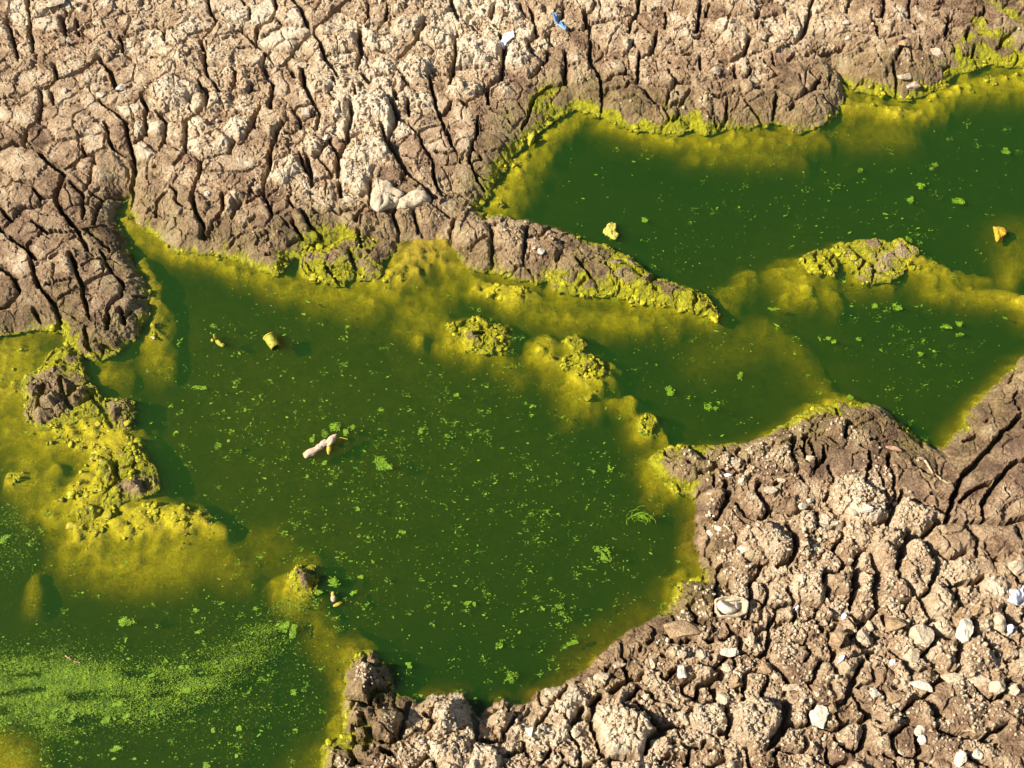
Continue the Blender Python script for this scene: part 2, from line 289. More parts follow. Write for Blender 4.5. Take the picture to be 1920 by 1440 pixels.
# larger pieces: x, y, radius px, extra height mm, roughness, dryness
BIG = [(130, 230, 55, 4, .1, .5), (50, 300, 45, 2, .12, .5), (150, 320, 22, 2, .1, .55), (200, 320, 34, 5, .2, .5), (133, 377, 28, 2, .1, .5), (170, 385, 20, 1, .1, .5), (220, 253, 24, 2, .1, .5),
       (250, 205, 18, 3, .1, .95), (257, 240, 16, 4, .1, .9), (290, 240, 16, 4, .2, .8), (270, 290, 18, 3, .1, .9), (350, 110, 32, 9, .9, .8), (327, 177, 46, 16, .9, .75), (445, 150, 36, 7, .8, .7), (413, 190, 32, 7, .8, .7),
       (390, 253, 42, 7, .6, .6), (530, 75, 42, 4, .15, 1.0), (600, 87, 18, 1, .2, .8), (600, 143, 26, 2, .2, .6), (545, 175, 36, 0, .3, .8), (500, 220, 20, 2, .3, .7), (483, 253, 20, 1, .3, .6), (440, 300, 40, 0, .3, .5),
       (437, 373, 24, 14, .7, .8), (537, 320, 34, 12, .7, .8), (580, 280, 28, 7, .6, .9), (700, 203, 46, 18, 1, 1), (640, 210, 28, 11, 1, 1), (690, 280, 38, 15, 1, .95), (672, 335, 38, 13, .9, .85), (637, 80, 38, 11, .8, .85),
       (770, 50, 44, 11, .8, .8), (720, 130, 26, 9, 1, .95), (693, 73, 20, 6, .9, .9), (775, 130, 38, 9, 1, .95), (830, 75, 32, 7, .9, .85), (890, 100, 46, 16, 1, .95), (973, 105, 38, 14, 1, 1), (870, 170, 32, 9, 1, .9),
       (945, 170, 24, 7, 1, .9), (1087, 133, 30, 7, .6, .7), (953, 25, 36, 7, .8, .9), (773, 270, 28, 2, .15, .5), (820, 310, 30, 0, .1, .4), (880, 300, 30, -2, .1, .3), (930, 190, 26, -2, .1, .35), (1010, 190, 30, -2, .1, .25),
       (707, 417, 32, 7, .6, .4), (760, 410, 22, 6, .6, .4), (813, 410, 26, 6, .5, .5), (880, 430, 36, 6, .5, .5), (953, 440, 32, 6, .5, .48), (1027, 455, 32, 6, .5, .5), (135, 655, 20, 10, .5, .36), (175, 650, 14, 8, .4, .15), (1090, 475, 24, 3, .5, .42), (1165, 500, 22, 5, .5, .42),
       (1373, 57, 42, 5, .7, .65), (1557, 50, 42, 7, .7, .75), (1193, 180, 42, 5, .5, .2), (1480, 150, 38, 3, .2, .15), (1527, 190, 36, 4, .5, .2), (1430, 185, 30, 0, .4, .15), (1230, 60, 36, 3, .6, .6), (1140, 60, 36, 3, .6, .6),
       (1430, 1013, 46, 11, .5, .5), (1343, 930, 30, 9, .7, .4), (1413, 843, 26, 5, .6, .4), (1467, 857, 28, 5, .6, .5), (1607, 947, 48, 8, 1, .85), (1703, 967, 36, 7, .9, .6), (1597, 860, 44, -2, .1, .12), (1713, 907, 44, -2, .1, .18),
       (1897, 840, 40, 0, .1, .25), (1780, 1013, 50, 7, .15, .35), (1880, 1007, 42, 7, .1, .35), (1820, 1063, 32, 3, .2, .4), (1520, 1100, 32, 11, .8, .7), (1577, 1097, 26, 11, .7, .6), (1623, 1100, 22, 11, .7, .85), (1660, 1030, 32, 11, .8, .55),
       (1720, 1053, 32, 9, .7, .5), (1677, 1113, 34, 5, .6, .4), (1763, 1130, 30, 11, .5, .6), (1417, 1353, 48, 16, .8, .65), (1490, 1233, 40, 1, .3, .35), (1767, 1227, 28, 7, .6, .4), (1833, 1227, 32, 7, .6, .45), (1793, 1320, 52, 3, .4, .35),
       (1773, 1410, 38, 3, .4, .35), (1667, 1347, 28, 7, .6, .4), (680, 1277, 30, 13, .8, .2), (677, 1330, 24, 7, .8, .25), (727, 1350, 30, 13, .7, .25), (843, 1350, 40, 20, .9, .75), (940, 1347, 20, 16, .3, .5), (843, 1413, 36, 7, .9, .75),
       (910, 1425, 36, 9, .9, .9), (1167, 1370, 50, 16, 1, .9), (1070, 1323, 32, 11, .8, .8), (1327, 1343, 32, 7, .8, .7), (250, 905, 22, 17, .6, .42), (195, 870, 14, 13, .6, .36), (115, 720, 20, 13, .4, .42), (85, 745, 18, 12, .5, .4), (75, 770, 14, 11, .5, .38),
       (215, 770, 16, 14, .6, .15), (150, 730, 18, 12, .5, .38), (885, 632, 16, 14, .9, .1), (925, 630, 12, 13, .9, .15), (572, 1083, 14, 17, .8, .3), (1605, 480, 20, 2, .3, .42), (1660, 475, 20, 1, .3, .42), (1630, 505, 16, 1, .2, .25)]
# character of the mud: x, y, roughness, dryness, slime, piece spacing px
STYLE = [(150, 60, .45, .58, 0, 44), (150, 260, .12, .5, 0, 55), (60, 470, .12, .40, .1, 46), (200, 560, .15, .34, .4, 40), (60, 570, .1, .32, .3, 42), (120, 640, .4, .15, .9, 30), (400, 180, .8, .58, 0, 40), (530, 60, .3, .72, 0, 45),  # first entry: dryness lowered to paint lens vignetting into the top-left mud colour
         (690, 200, 1, .84, 0, 36), (900, 80, 1, .80, 0, 34), (640, 350, .85, .66, 0, 34), (480, 440, .4, .34, .55, 34), (350, 410, .4, .35, .5, 34), (860, 290, .1, .35, .15, 50), (930, 330, .1, .3, .9, 40), (1030, 225, .1, .25, .9, 40), (790, 420, .5, .45, .2, 34), (620, 450, .5, .2, .8, 26),
         (1000, 450, .5, .42, .2, 34), (1130, 510, .5, .15, .9, 26), (1280, 560, .5, .12, 1, 24), (1250, 70, .65, .6, 0, 38), (1400, 80, .65, .6, 0, 36), (1350, 180, .5, .34, .25, 34), (1300, 235, .6, .12, .9, 24), (1550, 50, .7, .65, 0, 36), (1500, 190, .35, .28, .4, 36),
         (1720, 60, .45, .35, .2, 36), (1870, 40, .4, .1, .8, 34), (1850, 110, .5, .05, 1, 26), (1680, 130, .6, .3, .6, 28), (1420, 150, .45, .34, .25, 34), (1380, 900, .8, .34, .1, 28), (1300, 870, .6, .2, .8, 24), (1330, 980, .7, .35, .05, 26), (1230, 1180, .6, .25, .08, 24), (1550, 790, .5, .15, .95, 24), (1560, 870, .15, .15, .2, 44),
         (1690, 830, .3, .15, .5, 30), (1800, 900, .15, .15, .15, 40), (1840, 790, .3, .2, .35, 32), (1600, 940, 1, .85, 0, 26), (1850, 1010, .1, .33, 0, 50), (1450, 1030, .75, .45, 0, 24), (1700, 1080, .75, .52, 0, 26), (1400, 1130, 1, .6, 0, 20), (1290, 1110, .6, .1, .6, 24),
         (1300, 1250, 1, .58, 0, 20), (1100, 1270, .6, .3, .15, 24), (1100, 1370, 1, .65, 0, 22), (1700, 1250, .85, .52, 0, 22), (1880, 1200, .8, .65, 0, 22), (1700, 1390, .6, .38, 0, 32), (1900, 1400, .4, .35, 0, 40), (680, 1290, .8, .2, .35, 26), (640, 1400, .7, .15, .6, 22),
         (830, 1360, .9, .7, 0, 28), (1000, 1330, .9, .6, 0, 24), (150, 800, .28, .12, .9, 26), (115, 725, .5, .25, .35, 24), (165, 660, .5, .2, .5, 26), (218, 772, .5, .2, .4, 22), (252, 905, .6, .25, .3, 22), (250, 960, .28, .06, 1, 28), (220, 880, .35, .15, .9, 24), (890, 630, .9, .08, .9, 18), (1090, 690, .9, .05, 1, 16), (570, 1085, .9, .25, .8, 18), (1640, 485, .35, .38, .5, 26), (1530, 490, .6, .05, 1, 20)]

# ------------------------------------------------------------------ fields on the plan grid
G = 0.0020
X0, X1, Y0, Y1 = -1.45, 1.45, -0.96, 1.27
nx = int(round((X1 - X0) / G)) + 1; ny = int(round((Y1 - Y0) / G)) + 1
gx = X0 + np.arange(nx) * G; gy = Y0 + np.arange(ny) * G
XX, YY = [a.astype(np.float32) for a in np.meshgrid(gx, gy)]
PX, PY = to_px(XX, YY, 0.03)

def raster(poly_px):
    x, y = ground([p[0] for p in poly_px], [p[1] for p in poly_px])
    m = np.zeros((ny, nx), bool)
    n = len(x)
    for j in range(ny):
        yy = gy[j] + 1e-7
        xs = []
        for i in range(n):
            a, b = y[i], y[(i + 1) % n]
            if (a > yy) != (b > yy):
                xs.append(x[i] + (yy - a) / (b - a) * (x[(i + 1) % n] - x[i]))
        xs.sort()
        for k in range(0, len(xs) - 1, 2):
            i0 = max(0, int(math.ceil((xs[k] - X0) / G))); i1 = min(nx - 1, int(math.floor((xs[k + 1] - X0) / G)))
            if i1 >= i0:
                m[j, i0:i1 + 1] = True
    return m

def edt(sites, maxd=128, where=False):
    """distance (m) to the nearest True cell, by jump flooding"""
    jj, ii = np.mgrid[0:ny, 0:nx].astype(np.float32)
    sy = np.where(sites, jj, np.float32(-9999)); sx = np.where(sites, ii, np.float32(-9999))
    best = (sy - jj) ** 2 + (sx - ii) ** 2
    st = maxd
    while st >= 1:
        for dy in (-st, 0, st):
            for dx in (-st, 0, st):
                if dx == 0 and dy == 0: continue
                a0, a1 = max(0, dy), min(ny, ny + dy); b0, b1 = max(0, dx), min(nx, nx + dx)
                csy = sy[a0 - dy:a1 - dy, b0 - dx:b1 - dx]; csx = sx[a0 - dy:a1 - dy, b0 - dx:b1 - dx]
                d = (csy - jj[a0:a1, b0:b1]) ** 2 + (csx - ii[a0:a1, b0:b1]) ** 2
                m = d < best[a0:a1, b0:b1]
                best[a0:a1, b0:b1][m] = d[m]; sy[a0:a1, b0:b1][m] = csy[m]; sx[a0:a1, b0:b1][m] = csx[m]
        st //= 2
    if where: return np.sqrt(best) * G, np.clip(sy, 0, ny - 1).astype(np.int32), np.clip(sx, 0, nx - 1).astype(np.int32)
    return np.sqrt(best) * G

def blur(a, n=1):
    for _ in range(n):
        p = np.pad(a, 1, mode='edge')
        a = (p[:-2, 1:-1] + 2 * p[1:-1, 1:-1] + p[2:, 1:-1]) / 4
        p = np.pad(a, 1, mode='edge')
        a = (p[1:-1, :-2] + 2 * p[1:-1, 1:-1] + p[1:-1, 2:]) / 4
    return a

RIDGE = [(862, 462), (880, 497), (923, 502), (963, 517), (1010, 522), (1030, 515), (1040, 538), (1107, 547), (1147, 543), (1193, 560), (1277, 570), (1330, 590), (1345, 592), (1327, 563), (1293, 543), (1260, 533),
         (1237, 528), (1207, 507), (1180, 487), (1140, 470), (1103, 457), (1063, 443), (1043, 430), (1020, 425), (970, 415), (930, 408), (897, 403), (880, 400), (868, 430)]
WEST = [(-700, 640), (-100, 630), (0, 623), (67, 610), (117, 613), (135, 640), (178, 668), (200, 664), (222, 650), (253, 623), (270, 593), (272, 557), (267, 530), (247, 507), (240, 480), (233, 473), (223, 433), (205, 420), (207, 410), (215, 385), (233, 360),
        (247, 340), (253, 318), (246, 283), (240, 253), (237, 230), (217, 210), (187, 190), (150, 172), (77, 168), (40, 183), (0, 185), (-700, 190)]
OWNERS = [('FAR', FAR), ('NEAR', NEAR), ('SPIT', SPIT)] + list(ISLETS.items()) + [('RIDGE', RIDGE), ('WEST', WEST)]
owner = np.full((ny, nx), -1, np.int32)
for k, (nm, poly) in enumerate(OWNERS):
    owner[raster(poly)] = k
land0 = owner >= 0
sd = np.where(land0, edt(~land0, 256), -edt(land0, 256))
sd = blur(sd, 1)
clip = (PX > -150) & (PX < 2070) & (PY > -120) & (PY < 1565)
ACT = clip & (sd > -0.13)
AX, AY = XX[ACT], YY[ACT]
def field(fn):
    """evaluate a noise function only where the mud or the shallows are"""
    r = fn(AX, AY)
    one = not isinstance(r, tuple)
    outs = []
    for q in ((r,) if one else r):
        o = np.zeros((ny, nx), q.dtype if q.dtype.kind == 'i' else np.float32); o[ACT] = q; outs.append(o)
    return outs[0] if one else tuple(outs)
def ffbm(*a): return field(lambda x, y: fbm(x, y, *a))
def fperl(lam, s_): return field(lambda x, y: perlin(x / lam, y / lam, s_))
sd = sd + 0.007 * ffbm(0.035, 3, 2) * sstep(0.08, 0.0, np.abs(sd))

def idw(cols, power=3.0):
    sx, sy = ground([s[0] for s in STYLE], [s[1] for s in STYLE], 0.02)
    num = [0.0] * len(cols); den = 0.0
    for k, s in enumerate(STYLE):
        w = 1.0 / ((XX - sx[k]) ** 2 + (YY - sy[k]) ** 2 + 4e-4) ** (power / 2)
        den = den + w
        for q, c in enumerate(cols):
            num[q] = num[q] + w * s[c]
    return [n_ / den for n_ in num]
f_rough, f_dry, f_slime, f_sp = idw([2, 3, 4, 5])
f_rough = f_rough * np.where(PY < 560, 0.82, 1.0)

# bank height above the water
OWN_TOP = np.array([1.0 if nm in ('FAR', 'NEAR', 'WEST') else 0.72 if nm == 'RIDGE' else 0.42 if nm == 'SPIT' else 0.27 if nm.startswith('far_islet') else 0.30 if nm.startswith('spit') or nm.startswith('cluster') else 0.36 if nm == 'pond_islet' else 0.5 for nm, _ in OWNERS])
top_f = np.where(land0, OWN_TOP[owner], 1.0)
inside = np.maximum(sd, 0)
base = top_f * (0.010 + 0.028 * (1 - np.exp(-inside / 0.045)) + 0.016 * (1 - np.exp(-inside / 0.22)))
base = base + 0.006 * ffbm(0.22, 2, 5) * sstep(0.01, 0.08, inside)

# picture point -> ground at bank height
SHX, SHY = [], []
for _, poly in OWNERS[:-2]:
    for a, b in zip(poly, poly[1:] + poly[:1]):
        n_ = max(2, int(math.hypot(b[0] - a[0], b[1] - a[1]) / 15))
        for q in range(n_):
            SHX.append(a[0] + (b[0] - a[0]) * q / n_); SHY.append(a[1] + (b[1] - a[1]) * q / n_)
SHX = np.array(SHX); SHY = np.array(SHY)
def bank_z(px, py):
    d = np.sqrt(np.min((SHX - px) ** 2 + (SHY - py) ** 2)) * 0.001
    return 0.011 + 0.027 * (1 - math.exp(-d / 0.045)) + 0.014 * (1 - math.exp(-d / 0.22))
def bground(px, py):
    x, y = ground(px, py, bank_z(px, py))
    return float(x), float(y)

# traced cracks: distance field (minus half width) in a band around each polyline
wx = XX + 0.0026 * ffbm(0.018, 2, 21) + 0.0019 * fperl(0.0065, 23)
wy = YY + 0.0026 * ffbm(0.018, 2, 31) + 0.0019 * fperl(0.0065, 33)
crack_t = np.full((ny, nx), 1.0)
for w, pts in CRACKS:
    P = [bground(*p) for p in pts]
    nseg = len(P) - 1
    for i in range(nseg):
        (ax, ay), (bx, by) = P[i], P[i + 1]
        mg = 0.045
        i0 = max(0, int((min(ax, bx) - mg - X0) / G)); i1 = min(nx, int((max(ax, bx) + mg - X0) / G) + 2)
        j0 = max(0, int((min(ay, by) - mg - Y0) / G)); j1 = min(ny, int((max(ay, by) + mg - Y0) / G) + 2)
        if i1 <= i0 or j1 <= j0: continue
        qx = wx[j0:j1, i0:i1]; qy = wy[j0:j1, i0:i1]
        dx, dy = bx - ax, by - ay; L2 = dx * dx + dy * dy + 1e-12
        t = np.clip(((qx - ax) * dx + (qy - ay) * dy) / L2, 0, 1)
        d = np.hypot(qx - ax - t * dx, qy - ay - t * dy)
        # width in mm, tapering at the ends of the whole line
        s = (i + t) / nseg
        hw = (min(w, 4.5) + 0.4 * max(0, w - 4.5)) * 0.00062 * (0.35 + 0.65 * np.clip(4 * np.minimum(s, 1 - s) + 0.35, 0, 1))
        sub = crack_t[j0:j1, i0:i1]
        np.minimum(sub, d - hw, out=sub)

# pieces of mud: geodesic cells round the seeds, cut by the traced cracks
land = (sd > -0.012) & clip
own2 = owner.copy()
for _ in range(7):                                   # let the owners reach the waterline fringe
    p = np.pad(own2, 1, mode='edge')
    m = own2 < 0
    for sl in (p[:-2, 1:-1], p[2:, 1:-1], p[1:-1, :-2], p[1:-1, 2:]):
        own2 = np.where(m & (sl >= 0), sl, own2); m = own2 < 0
land &= own2 >= 0
seeds = []                                           # x, y, r(m), extra h, rough, dry (None = from style)
for (px, py, r, h, ro, dr) in BIG:
    x, y = bground(px, py)
    seeds.append((x, y, r * 0.001, h * 0.001, ro, dr))
def cell(x, y):
    return int(round((y - Y0) / G)), int(round((x - X0) / G))
cand = np.argwhere(land)
rng.shuffle(cand)
bucket = {}
BS = 0.06
def badd(s):
    bucket.setdefault((int(s[0] // BS), int(s[1] // BS)), []).append(s)
for s in seeds: badd(s)
for j, i in cand[:60000]:
    x, y = gx[i], gy[j]
    sp = f_sp[j, i] * 0.00105
    ok = True
    bi, bj = int(x // BS), int(y // BS)
    for a in (-2, -1, 0, 1, 2):
        for b in (-2, -1, 0, 1, 2):
            for s in bucket.get((bi + a, bj + b), ()):
                lim = max(s[2] * 1.25 if s[4] is not None else 0, 0.5 * (sp + s[2])) if s[4] is not None else 0.5 * (sp + s[2])
                if (s[0] - x) ** 2 + (s[1] - y) ** 2 < lim * lim:
                    ok = False; break
            if not ok: break
        if not ok: break
    if ok and crack_t[j, i] > 0.004:
        s = (x, y, sp, float(rng.normal(0, 0.0035)), None, None)
        seeds.append(s); badd(s)
NS = len(seeds)
cost = 1.0 + 2.2 * np.clip(ffbm(0.03, 3, 41), 0, 1) + np.where(crack_t < 0.0012, 45.0, 0.0) + np.where(sd < 0, 1.0, 0)
INF = 1e9
G2 = 2 * G
c2 = cost[::2, ::2]; l2 = land[::2, ::2]; hy_, hx_ = c2.shape
W = hx_ + 2
costl = np.pad(np.where(l2, c2, INF), 1, constant_values=INF).ravel().tolist()
dist = [INF] * len(costl); lab = [-1] * len(costl)
heap = []
for k, s in enumerate(seeds):
    j = int(round((s[1] - Y0) / G2)); i = int(round((s[0] - X0) / G2))
    if not (0 <= j < hy_ and 0 <= i < hx_): continue
    r0 = s[2] * (0.45 if s[4] is not None else 0.12) / G2
    c = (j + 1) * W + i + 1
    if costl[c] < INF:
        heapq.heappush(heap, (-r0, c)); dist[c] = -r0; lab[c] = k
NB = [(1, 1.0), (-1, 1.0), (W, 1.0), (-W, 1.0), (W + 1, 1.414), (W - 1, 1.414), (-W + 1, 1.414), (-W - 1, 1.414)]
pop, push = heapq.heappop, heapq.heappush
while heap:
    d, c = pop(heap)
    if d > dist[c]: continue
    l = lab[c]; cc = costl[c]
    for o, wgt in NB:
        n_ = c + o
        cn = costl[n_]
        if cn >= INF: continue
        nd = d + wgt * 0.5 * (cc + cn)
        if nd < dist[n_]:
            dist[n_] = nd; lab[n_] = l
            push(heap, (nd, n_))
lab2 = np.array(lab).reshape(hy_ + 2, W)[1:-1, 1:-1]
wj = fperl(0.0055, 45) * 1.1; wi = fperl(0.0055, 47) * 1.1
jj_, ii_ = np.mgrid[0:ny, 0:nx]
label = lab2[np.clip(np.round((jj_ + wj) / 2).astype(int), 0, hy_ - 1), np.clip(np.round((ii_ + wi) / 2).astype(int), 0, hx_ - 1)]
land &= label >= 0
edge = np.zeros((ny, nx), bool)
dl = label[:, :-1] != label[:, 1:]; dd = label[:-1, :] != label[1:, :]
edge[:, :-1] |= dl; edge[:-1, :] |= dd
# every seam between two pieces has its own strength
pair = np.zeros((ny, nx), np.int64)
lo_ = np.minimum(label[:, :-1], label[:, 1:]); hi_ = np.maximum(label[:, :-1], label[:, 1:])
pair[:, :-1] = np.where(dl, lo_ * 7919 + hi_ * 104729, 0)
lo_ = np.minimum(label[:-1], label[1:]); hi_ = np.maximum(label[:-1], label[1:])
pair[:-1] = np.where(dd & (pair[:-1] == 0), lo_ * 7919 + hi_ * 104729, pair[:-1])
u_pair = ((pair * 2654435761) % 1000003) / 1000003.0
tb, sj, si = edt(edge, 64, True)
u_seam = u_pair[sj, si]
seam = np.clip((u_seam - 0.44 + 0.20 * (f_rough - 0.4) - 0.16 * (f_rough < 0.25) + np.where((own2 == 1) & (f_rough > 0.4), 0.17, -0.05)) * 1.9, 0.0, 1.0).astype(np.float32) * np.clip(0.9 + 1.1 * ffbm(0.05, 2, 51), 0.1, 1.3)
seam = np.clip(seam, 0, 1)
deep_edge = edge & (seam > 0.42) & (crack_t > -1)
td = blur(edt(deep_edge, 64), 1)
tb = blur(tb, 1)
lb = np.clip(label, 0, NS - 1)
S_h = np.array([s[3] for s in seeds]); S_man = np.array([s[4] is not None for s in seeds])
S_ro = np.array([s[4] * (0.85 if s[1] > 0.2 else 1.0) if s[4] is not None else -1 for s in seeds]); S_dr = np.array([s[5] if s[5] is not None else -1 for s in seeds])
S_x = np.array([s[0] for s in seeds]); S_y = np.array([s[1] for s in seeds])
S_tx = rng.normal(0, 0.06, NS); S_ty = rng.normal(0, 0.06, NS); S_tone = rng.random(NS)
S_jr = rng.normal(0, 0.12, NS); S_jd = rng.normal(0, 0.17, NS)
t_all = np.minimum(tb, np.maximum(crack_t, 0))
t2 = np.minimum(np.maximum(td - 0.0010, 0), np.maximum(crack_t, 0))
inn = sstep(0.0, 0.014, t_all)
rough = np.clip(np.where(S_man[lb], f_rough + (S_ro[lb] - f_rough) * inn, f_rough + S_jr[lb] * inn), 0, 1)
dry = np.clip(np.where(S_man[lb], f_dry + (S_dr[lb] - f_dry) * inn, f_dry + S_jd[lb] * inn), 0, 1)
D = np.minimum(0.044, base + 0.006)
dmix = sstep(0.016, 0.005, crack_t)
depth = D * (np.clip(seam, 0.45, 1) * (1 - dmix) + dmix)
eround = 0.003 + 0.007 * rough
circ = np.sqrt(np.clip(1 - (1 - np.clip(t2 / eround, 0, 1)) ** 2, 0, 1))
wall = sstep(0, 0.0024, t2)
H = base - depth * (1 - (0.82 * wall + 0.18 * circ))
amp = sstep(0.0, 0.007, t2)
# shallow seams: narrow grooves
H -= amp * (0.0015 + 0.012 * np.clip(seam, 0, 0.5)) * np.exp(-(tb / (0.0016 + 0.0016 * seam)) ** 2) * (seam > 0.02)
H += np.where(S_man[lb], S_h[lb] * np.where(own2 == 1, 1.6, np.where(own2 == 0, 1.05, 1.4)) * sstep(0, 0.013, t_all), S_h[lb] * (0.35 + 1.35 * rough) * sstep(0, 0.009, t2))
H += (0.25 + 0.55 * rough) * 0.006 * (1 - np.exp(-t2 / 0.012))
H += amp * np.clip(S_tx[lb] * (XX - S_x[lb]) + S_ty[lb] * (YY - S_y[lb]), -0.006, 0.006)
# lumps, crumbs, flaky relief
n1 = ffbm(0.040, 3, 61)
ax = XX + 0.004 * fperl(0.012, 71); ay = YY + 0.004 * fperl(0.012, 73)
ax = XX + 0.003 * fperl(0.011, 71); ay = YY + 0.003 * fperl(0.011, 73)
AXW, AYW = ax[ACT], ay[ACT]
f1, f2, hid, ox, oy = field(lambda x, y: worley(AXW, AYW, 0.027, 3, True))
g1, g2, hid2, px_, py_ = field(lambda x, y: worley(AXW, AYW, 0.0095, 9, True))
lump = (1 - np.clip(f1 * 1.25, 0, 1) ** 2) * (0.4 + 0.6 * ((hid * 7919) % 97) / 97.0)
crumb = (1 - np.clip(g1 * 1.25, 0, 1) ** 2) * (0.3 + 0.7 * ((hid2 * 6151) % 89) / 89.0)
def slab(h, qx, qy):
    """broken facets: each cell a tilted chip at its own height"""
    return (_gx[h] * qx + _gy[h] * qy) * 0.9 + (_jx[h] - 0.5) * 0.9
facet = slab(hid, ox, oy); chip = slab(hid2, px_, py_)
n2 = ffbm(0.012, 3, 81, 0.6)
rid = 1 - 2 * np.abs(ffbm(0.016, 2, 85, 0.6))
patchy = sstep(-0.25, 0.30, ffbm(0.06, 2, 91))
H += amp * rough * (0.0085 * n1 + 0.0022 * lump * patchy + 0.0095 * facet * (1 - 0.4 * patchy) + 0.0038 * chip + 0.0016 * crumb * patchy + 0.0024 * rid) - amp * rough * 0.004
H += amp * (0.0007 + 0.0018 * rough) * n2
m1, m2, mh = field(lambda x, y: worley(x, y, 0.0056, 14))
H += amp * (0.0004 + 0.0019 * rough) * (0.5 - m1) * (0.4 + 1.2 * _jx[mh])
H += amp * (1 - rough) * (0.0022 * n1 + 0.0010 * facet)
# hairline cracks in the smoother plates
hx = (XX + 0.008 * ffbm(0.03, 2, 101))[ACT]; hy = (YY + 0.008 * ffbm(0.03, 2, 111))[ACT]
h1, h2, _ = field(lambda x, y: worley(hx, hy, 0.058, 5))
hair = sstep(0.085, 0.0, h2 - h1) * sstep(-0.30, 0.05, ffbm(0.09, 2, 121))
H -= amp * hair * 0.0085 * np.clip(base / 0.03, 0, 1)
k1, k2, _ = field(lambda x, y: worley(hx, hy, 0.023, 6))
H -= amp * sstep(0.12, 0.0, k2 - k1) * sstep(0.0, 0.3, ffbm(0.05, 2, 131)) * 0.0055 * (0.5 + 0.5 * rough) * np.clip(base / 0.03, 0, 1)
# the foot of the bank dips under the water
sh = sd + 0.005 * n2
foot = np.where(sh > 0, 0.0 + 1.3 * sh + 0.004, 0.004 + 1.1 * sh)
kk = 0.006
H = -kk * np.log(np.exp(-H / kk) + np.exp(-np.clip(foot + 0.004, -0.05, 0.12) / kk)) + 0.0
jx = 0.0016 * fperl(0.007, 141) + 0.003 * fperl(0.03, 143)
jy = 0.0016 * fperl(0.007, 151) + 0.003 * fperl(0.03, 153)

# pond bed
bed_plan = np.where(sd > 0, -0.003 - 0.012 * sstep(0, 0.02, sd), -0.003 + 1.0 * sd)
deep = -0.050 + 0.016 * ffbm(0.40, 3, 201) - 0.016 * sstep(-0.1, 0.9, YY) + 0.010 * np.exp(-((XX + 0.45) ** 2 + (YY - 0.0) ** 2) / 0.12)
bed_plan = np.maximum(bed_plan, deep)
n4 = ffbm(0.045, 3, 65); n5 = ffbm(0.02, 3, 67)
strip_z = np.full((ny, nx), -0.09)
for chain in STRIPS:
    ch = chain if len(chain) > 1 else chain * 2
    for (ax_, ay_, ar, az), (bx_, by_, br, bz) in zip(ch, ch[1:]):
        x0, y0 = ground(ax_, ay_); x1, y1 = ground(bx_, by_)
        dx, dy = x1 - x0, y1 - y0; L2 = dx * dx + dy * dy + 1e-9
        mg = max(ar, br) * 0.0022 + 0.01
        i0 = max(0, int((min(x0, x1) - mg - X0) / G)); i1 = min(nx, int((max(x0, x1) + mg - X0) / G) + 2)
        j0 = max(0, int((min(y0, y1) - mg - Y0) / G)); j1 = min(ny, int((max(y0, y1) + mg - Y0) / G) + 2)
        if i1 <= i0 or j1 <= j0: continue
        qx = wx[j0:j1, i0:i1] + 0.016 * n1[j0:j1, i0:i1] + 0.008 * n2[j0:j1, i0:i1]; qy = wy[j0:j1, i0:i1] + 0.016 * n4[j0:j1, i0:i1] + 0.008 * rid[j0:j1, i0:i1]
        t = np.clip(((qx - x0) * dx + (qy - y0) * dy) / L2, 0, 1)
        d = np.hypot(qx - x0 - t * dx, qy - y0 - t * dy) / ((ar + (br - ar) * t) * 0.00105)
        z = (az + (bz - az) * t) * 0.001 - 0.014 * np.clip(d - 0.15, 0, 9) ** 2.0
        sub = strip_z[j0:j1, i0:i1]
        ks = 0.004
        np.copyto(sub, np.maximum(sub, z) + 0)
strip_z = blur(strip_z, 5)
kb = 0.005
BED = kb * np.log(np.exp(np.clip(bed_plan, -.09, .05) / kb) + np.exp(strip_z / kb))
shallow = sstep(-0.045, -0.004, BED)
b1, b2, bh = field(lambda x, y: worley(AXW, AYW, 0.030, 12))
BED = BED + shallow * (0.0085 * n1 + 0.0075 * n5 + 0.0080 * (0.55 - b1) * (((bh * 31) % 7) / 6.0) + 0.0028 * n2 + 0.0020 * facet + 0.0012 * (crumb - .5)) - 0.0022 * shallow
skin = sstep(-0.014, -0.001, BED)
c1, c2, ch_ = field(lambda x, y: worley(AXW, AYW, 0.024, 15))
BED = BED + skin * (0.0075 * (0.42 - c1) * (0.3 + 1.2 * _jx[ch_]) + 0.0040 * facet * 0.6 + 0.0025 * chip - 0.0045 * sstep(0.14, 0.0, c2 - c1) * (n1 > -0.1))
BED -= sstep(0.002, -0.001, crack_t) * sstep(-0.02, -0.002, BED) * 0.012
BED = np.where(sd > 0.012, np.minimum(BED, H - 0.012), BED)
BED = np.where((sd > 0) & (sd <= 0.012), np.minimum(BED, np.maximum(H - 0.002, -0.02)), BED)
GROUND = np.where(land, np.maximum(H, BED), BED)

def sample(F, x, y):
    fx = np.clip((np.asarray(x, float) - X0) / G, 0, nx - 1.001); fy = np.clip((np.asarray(y, float) - Y0) / G, 0, ny - 1.001)
    i = fx.astype(int); j = fy.astype(int); u = fx - i; v = fy - j
    return (F[j, i] * (1 - u) + F[j, i + 1] * u) * (1 - v) + (F[j + 1, i] * (1 - u) + F[j + 1, i + 1] * u) * v

def on_ground(px, py):
    """where the line of sight to a surveyed point meets the mud"""
    z = bank_z(px, py)
    for _ in range(6):
        x, y = ground(px, py, z)
        z = 0.5 * z + 0.5 * float(sample(GROUND, x, y))
    return float(x), float(y), float(sample(GROUND, x, y))

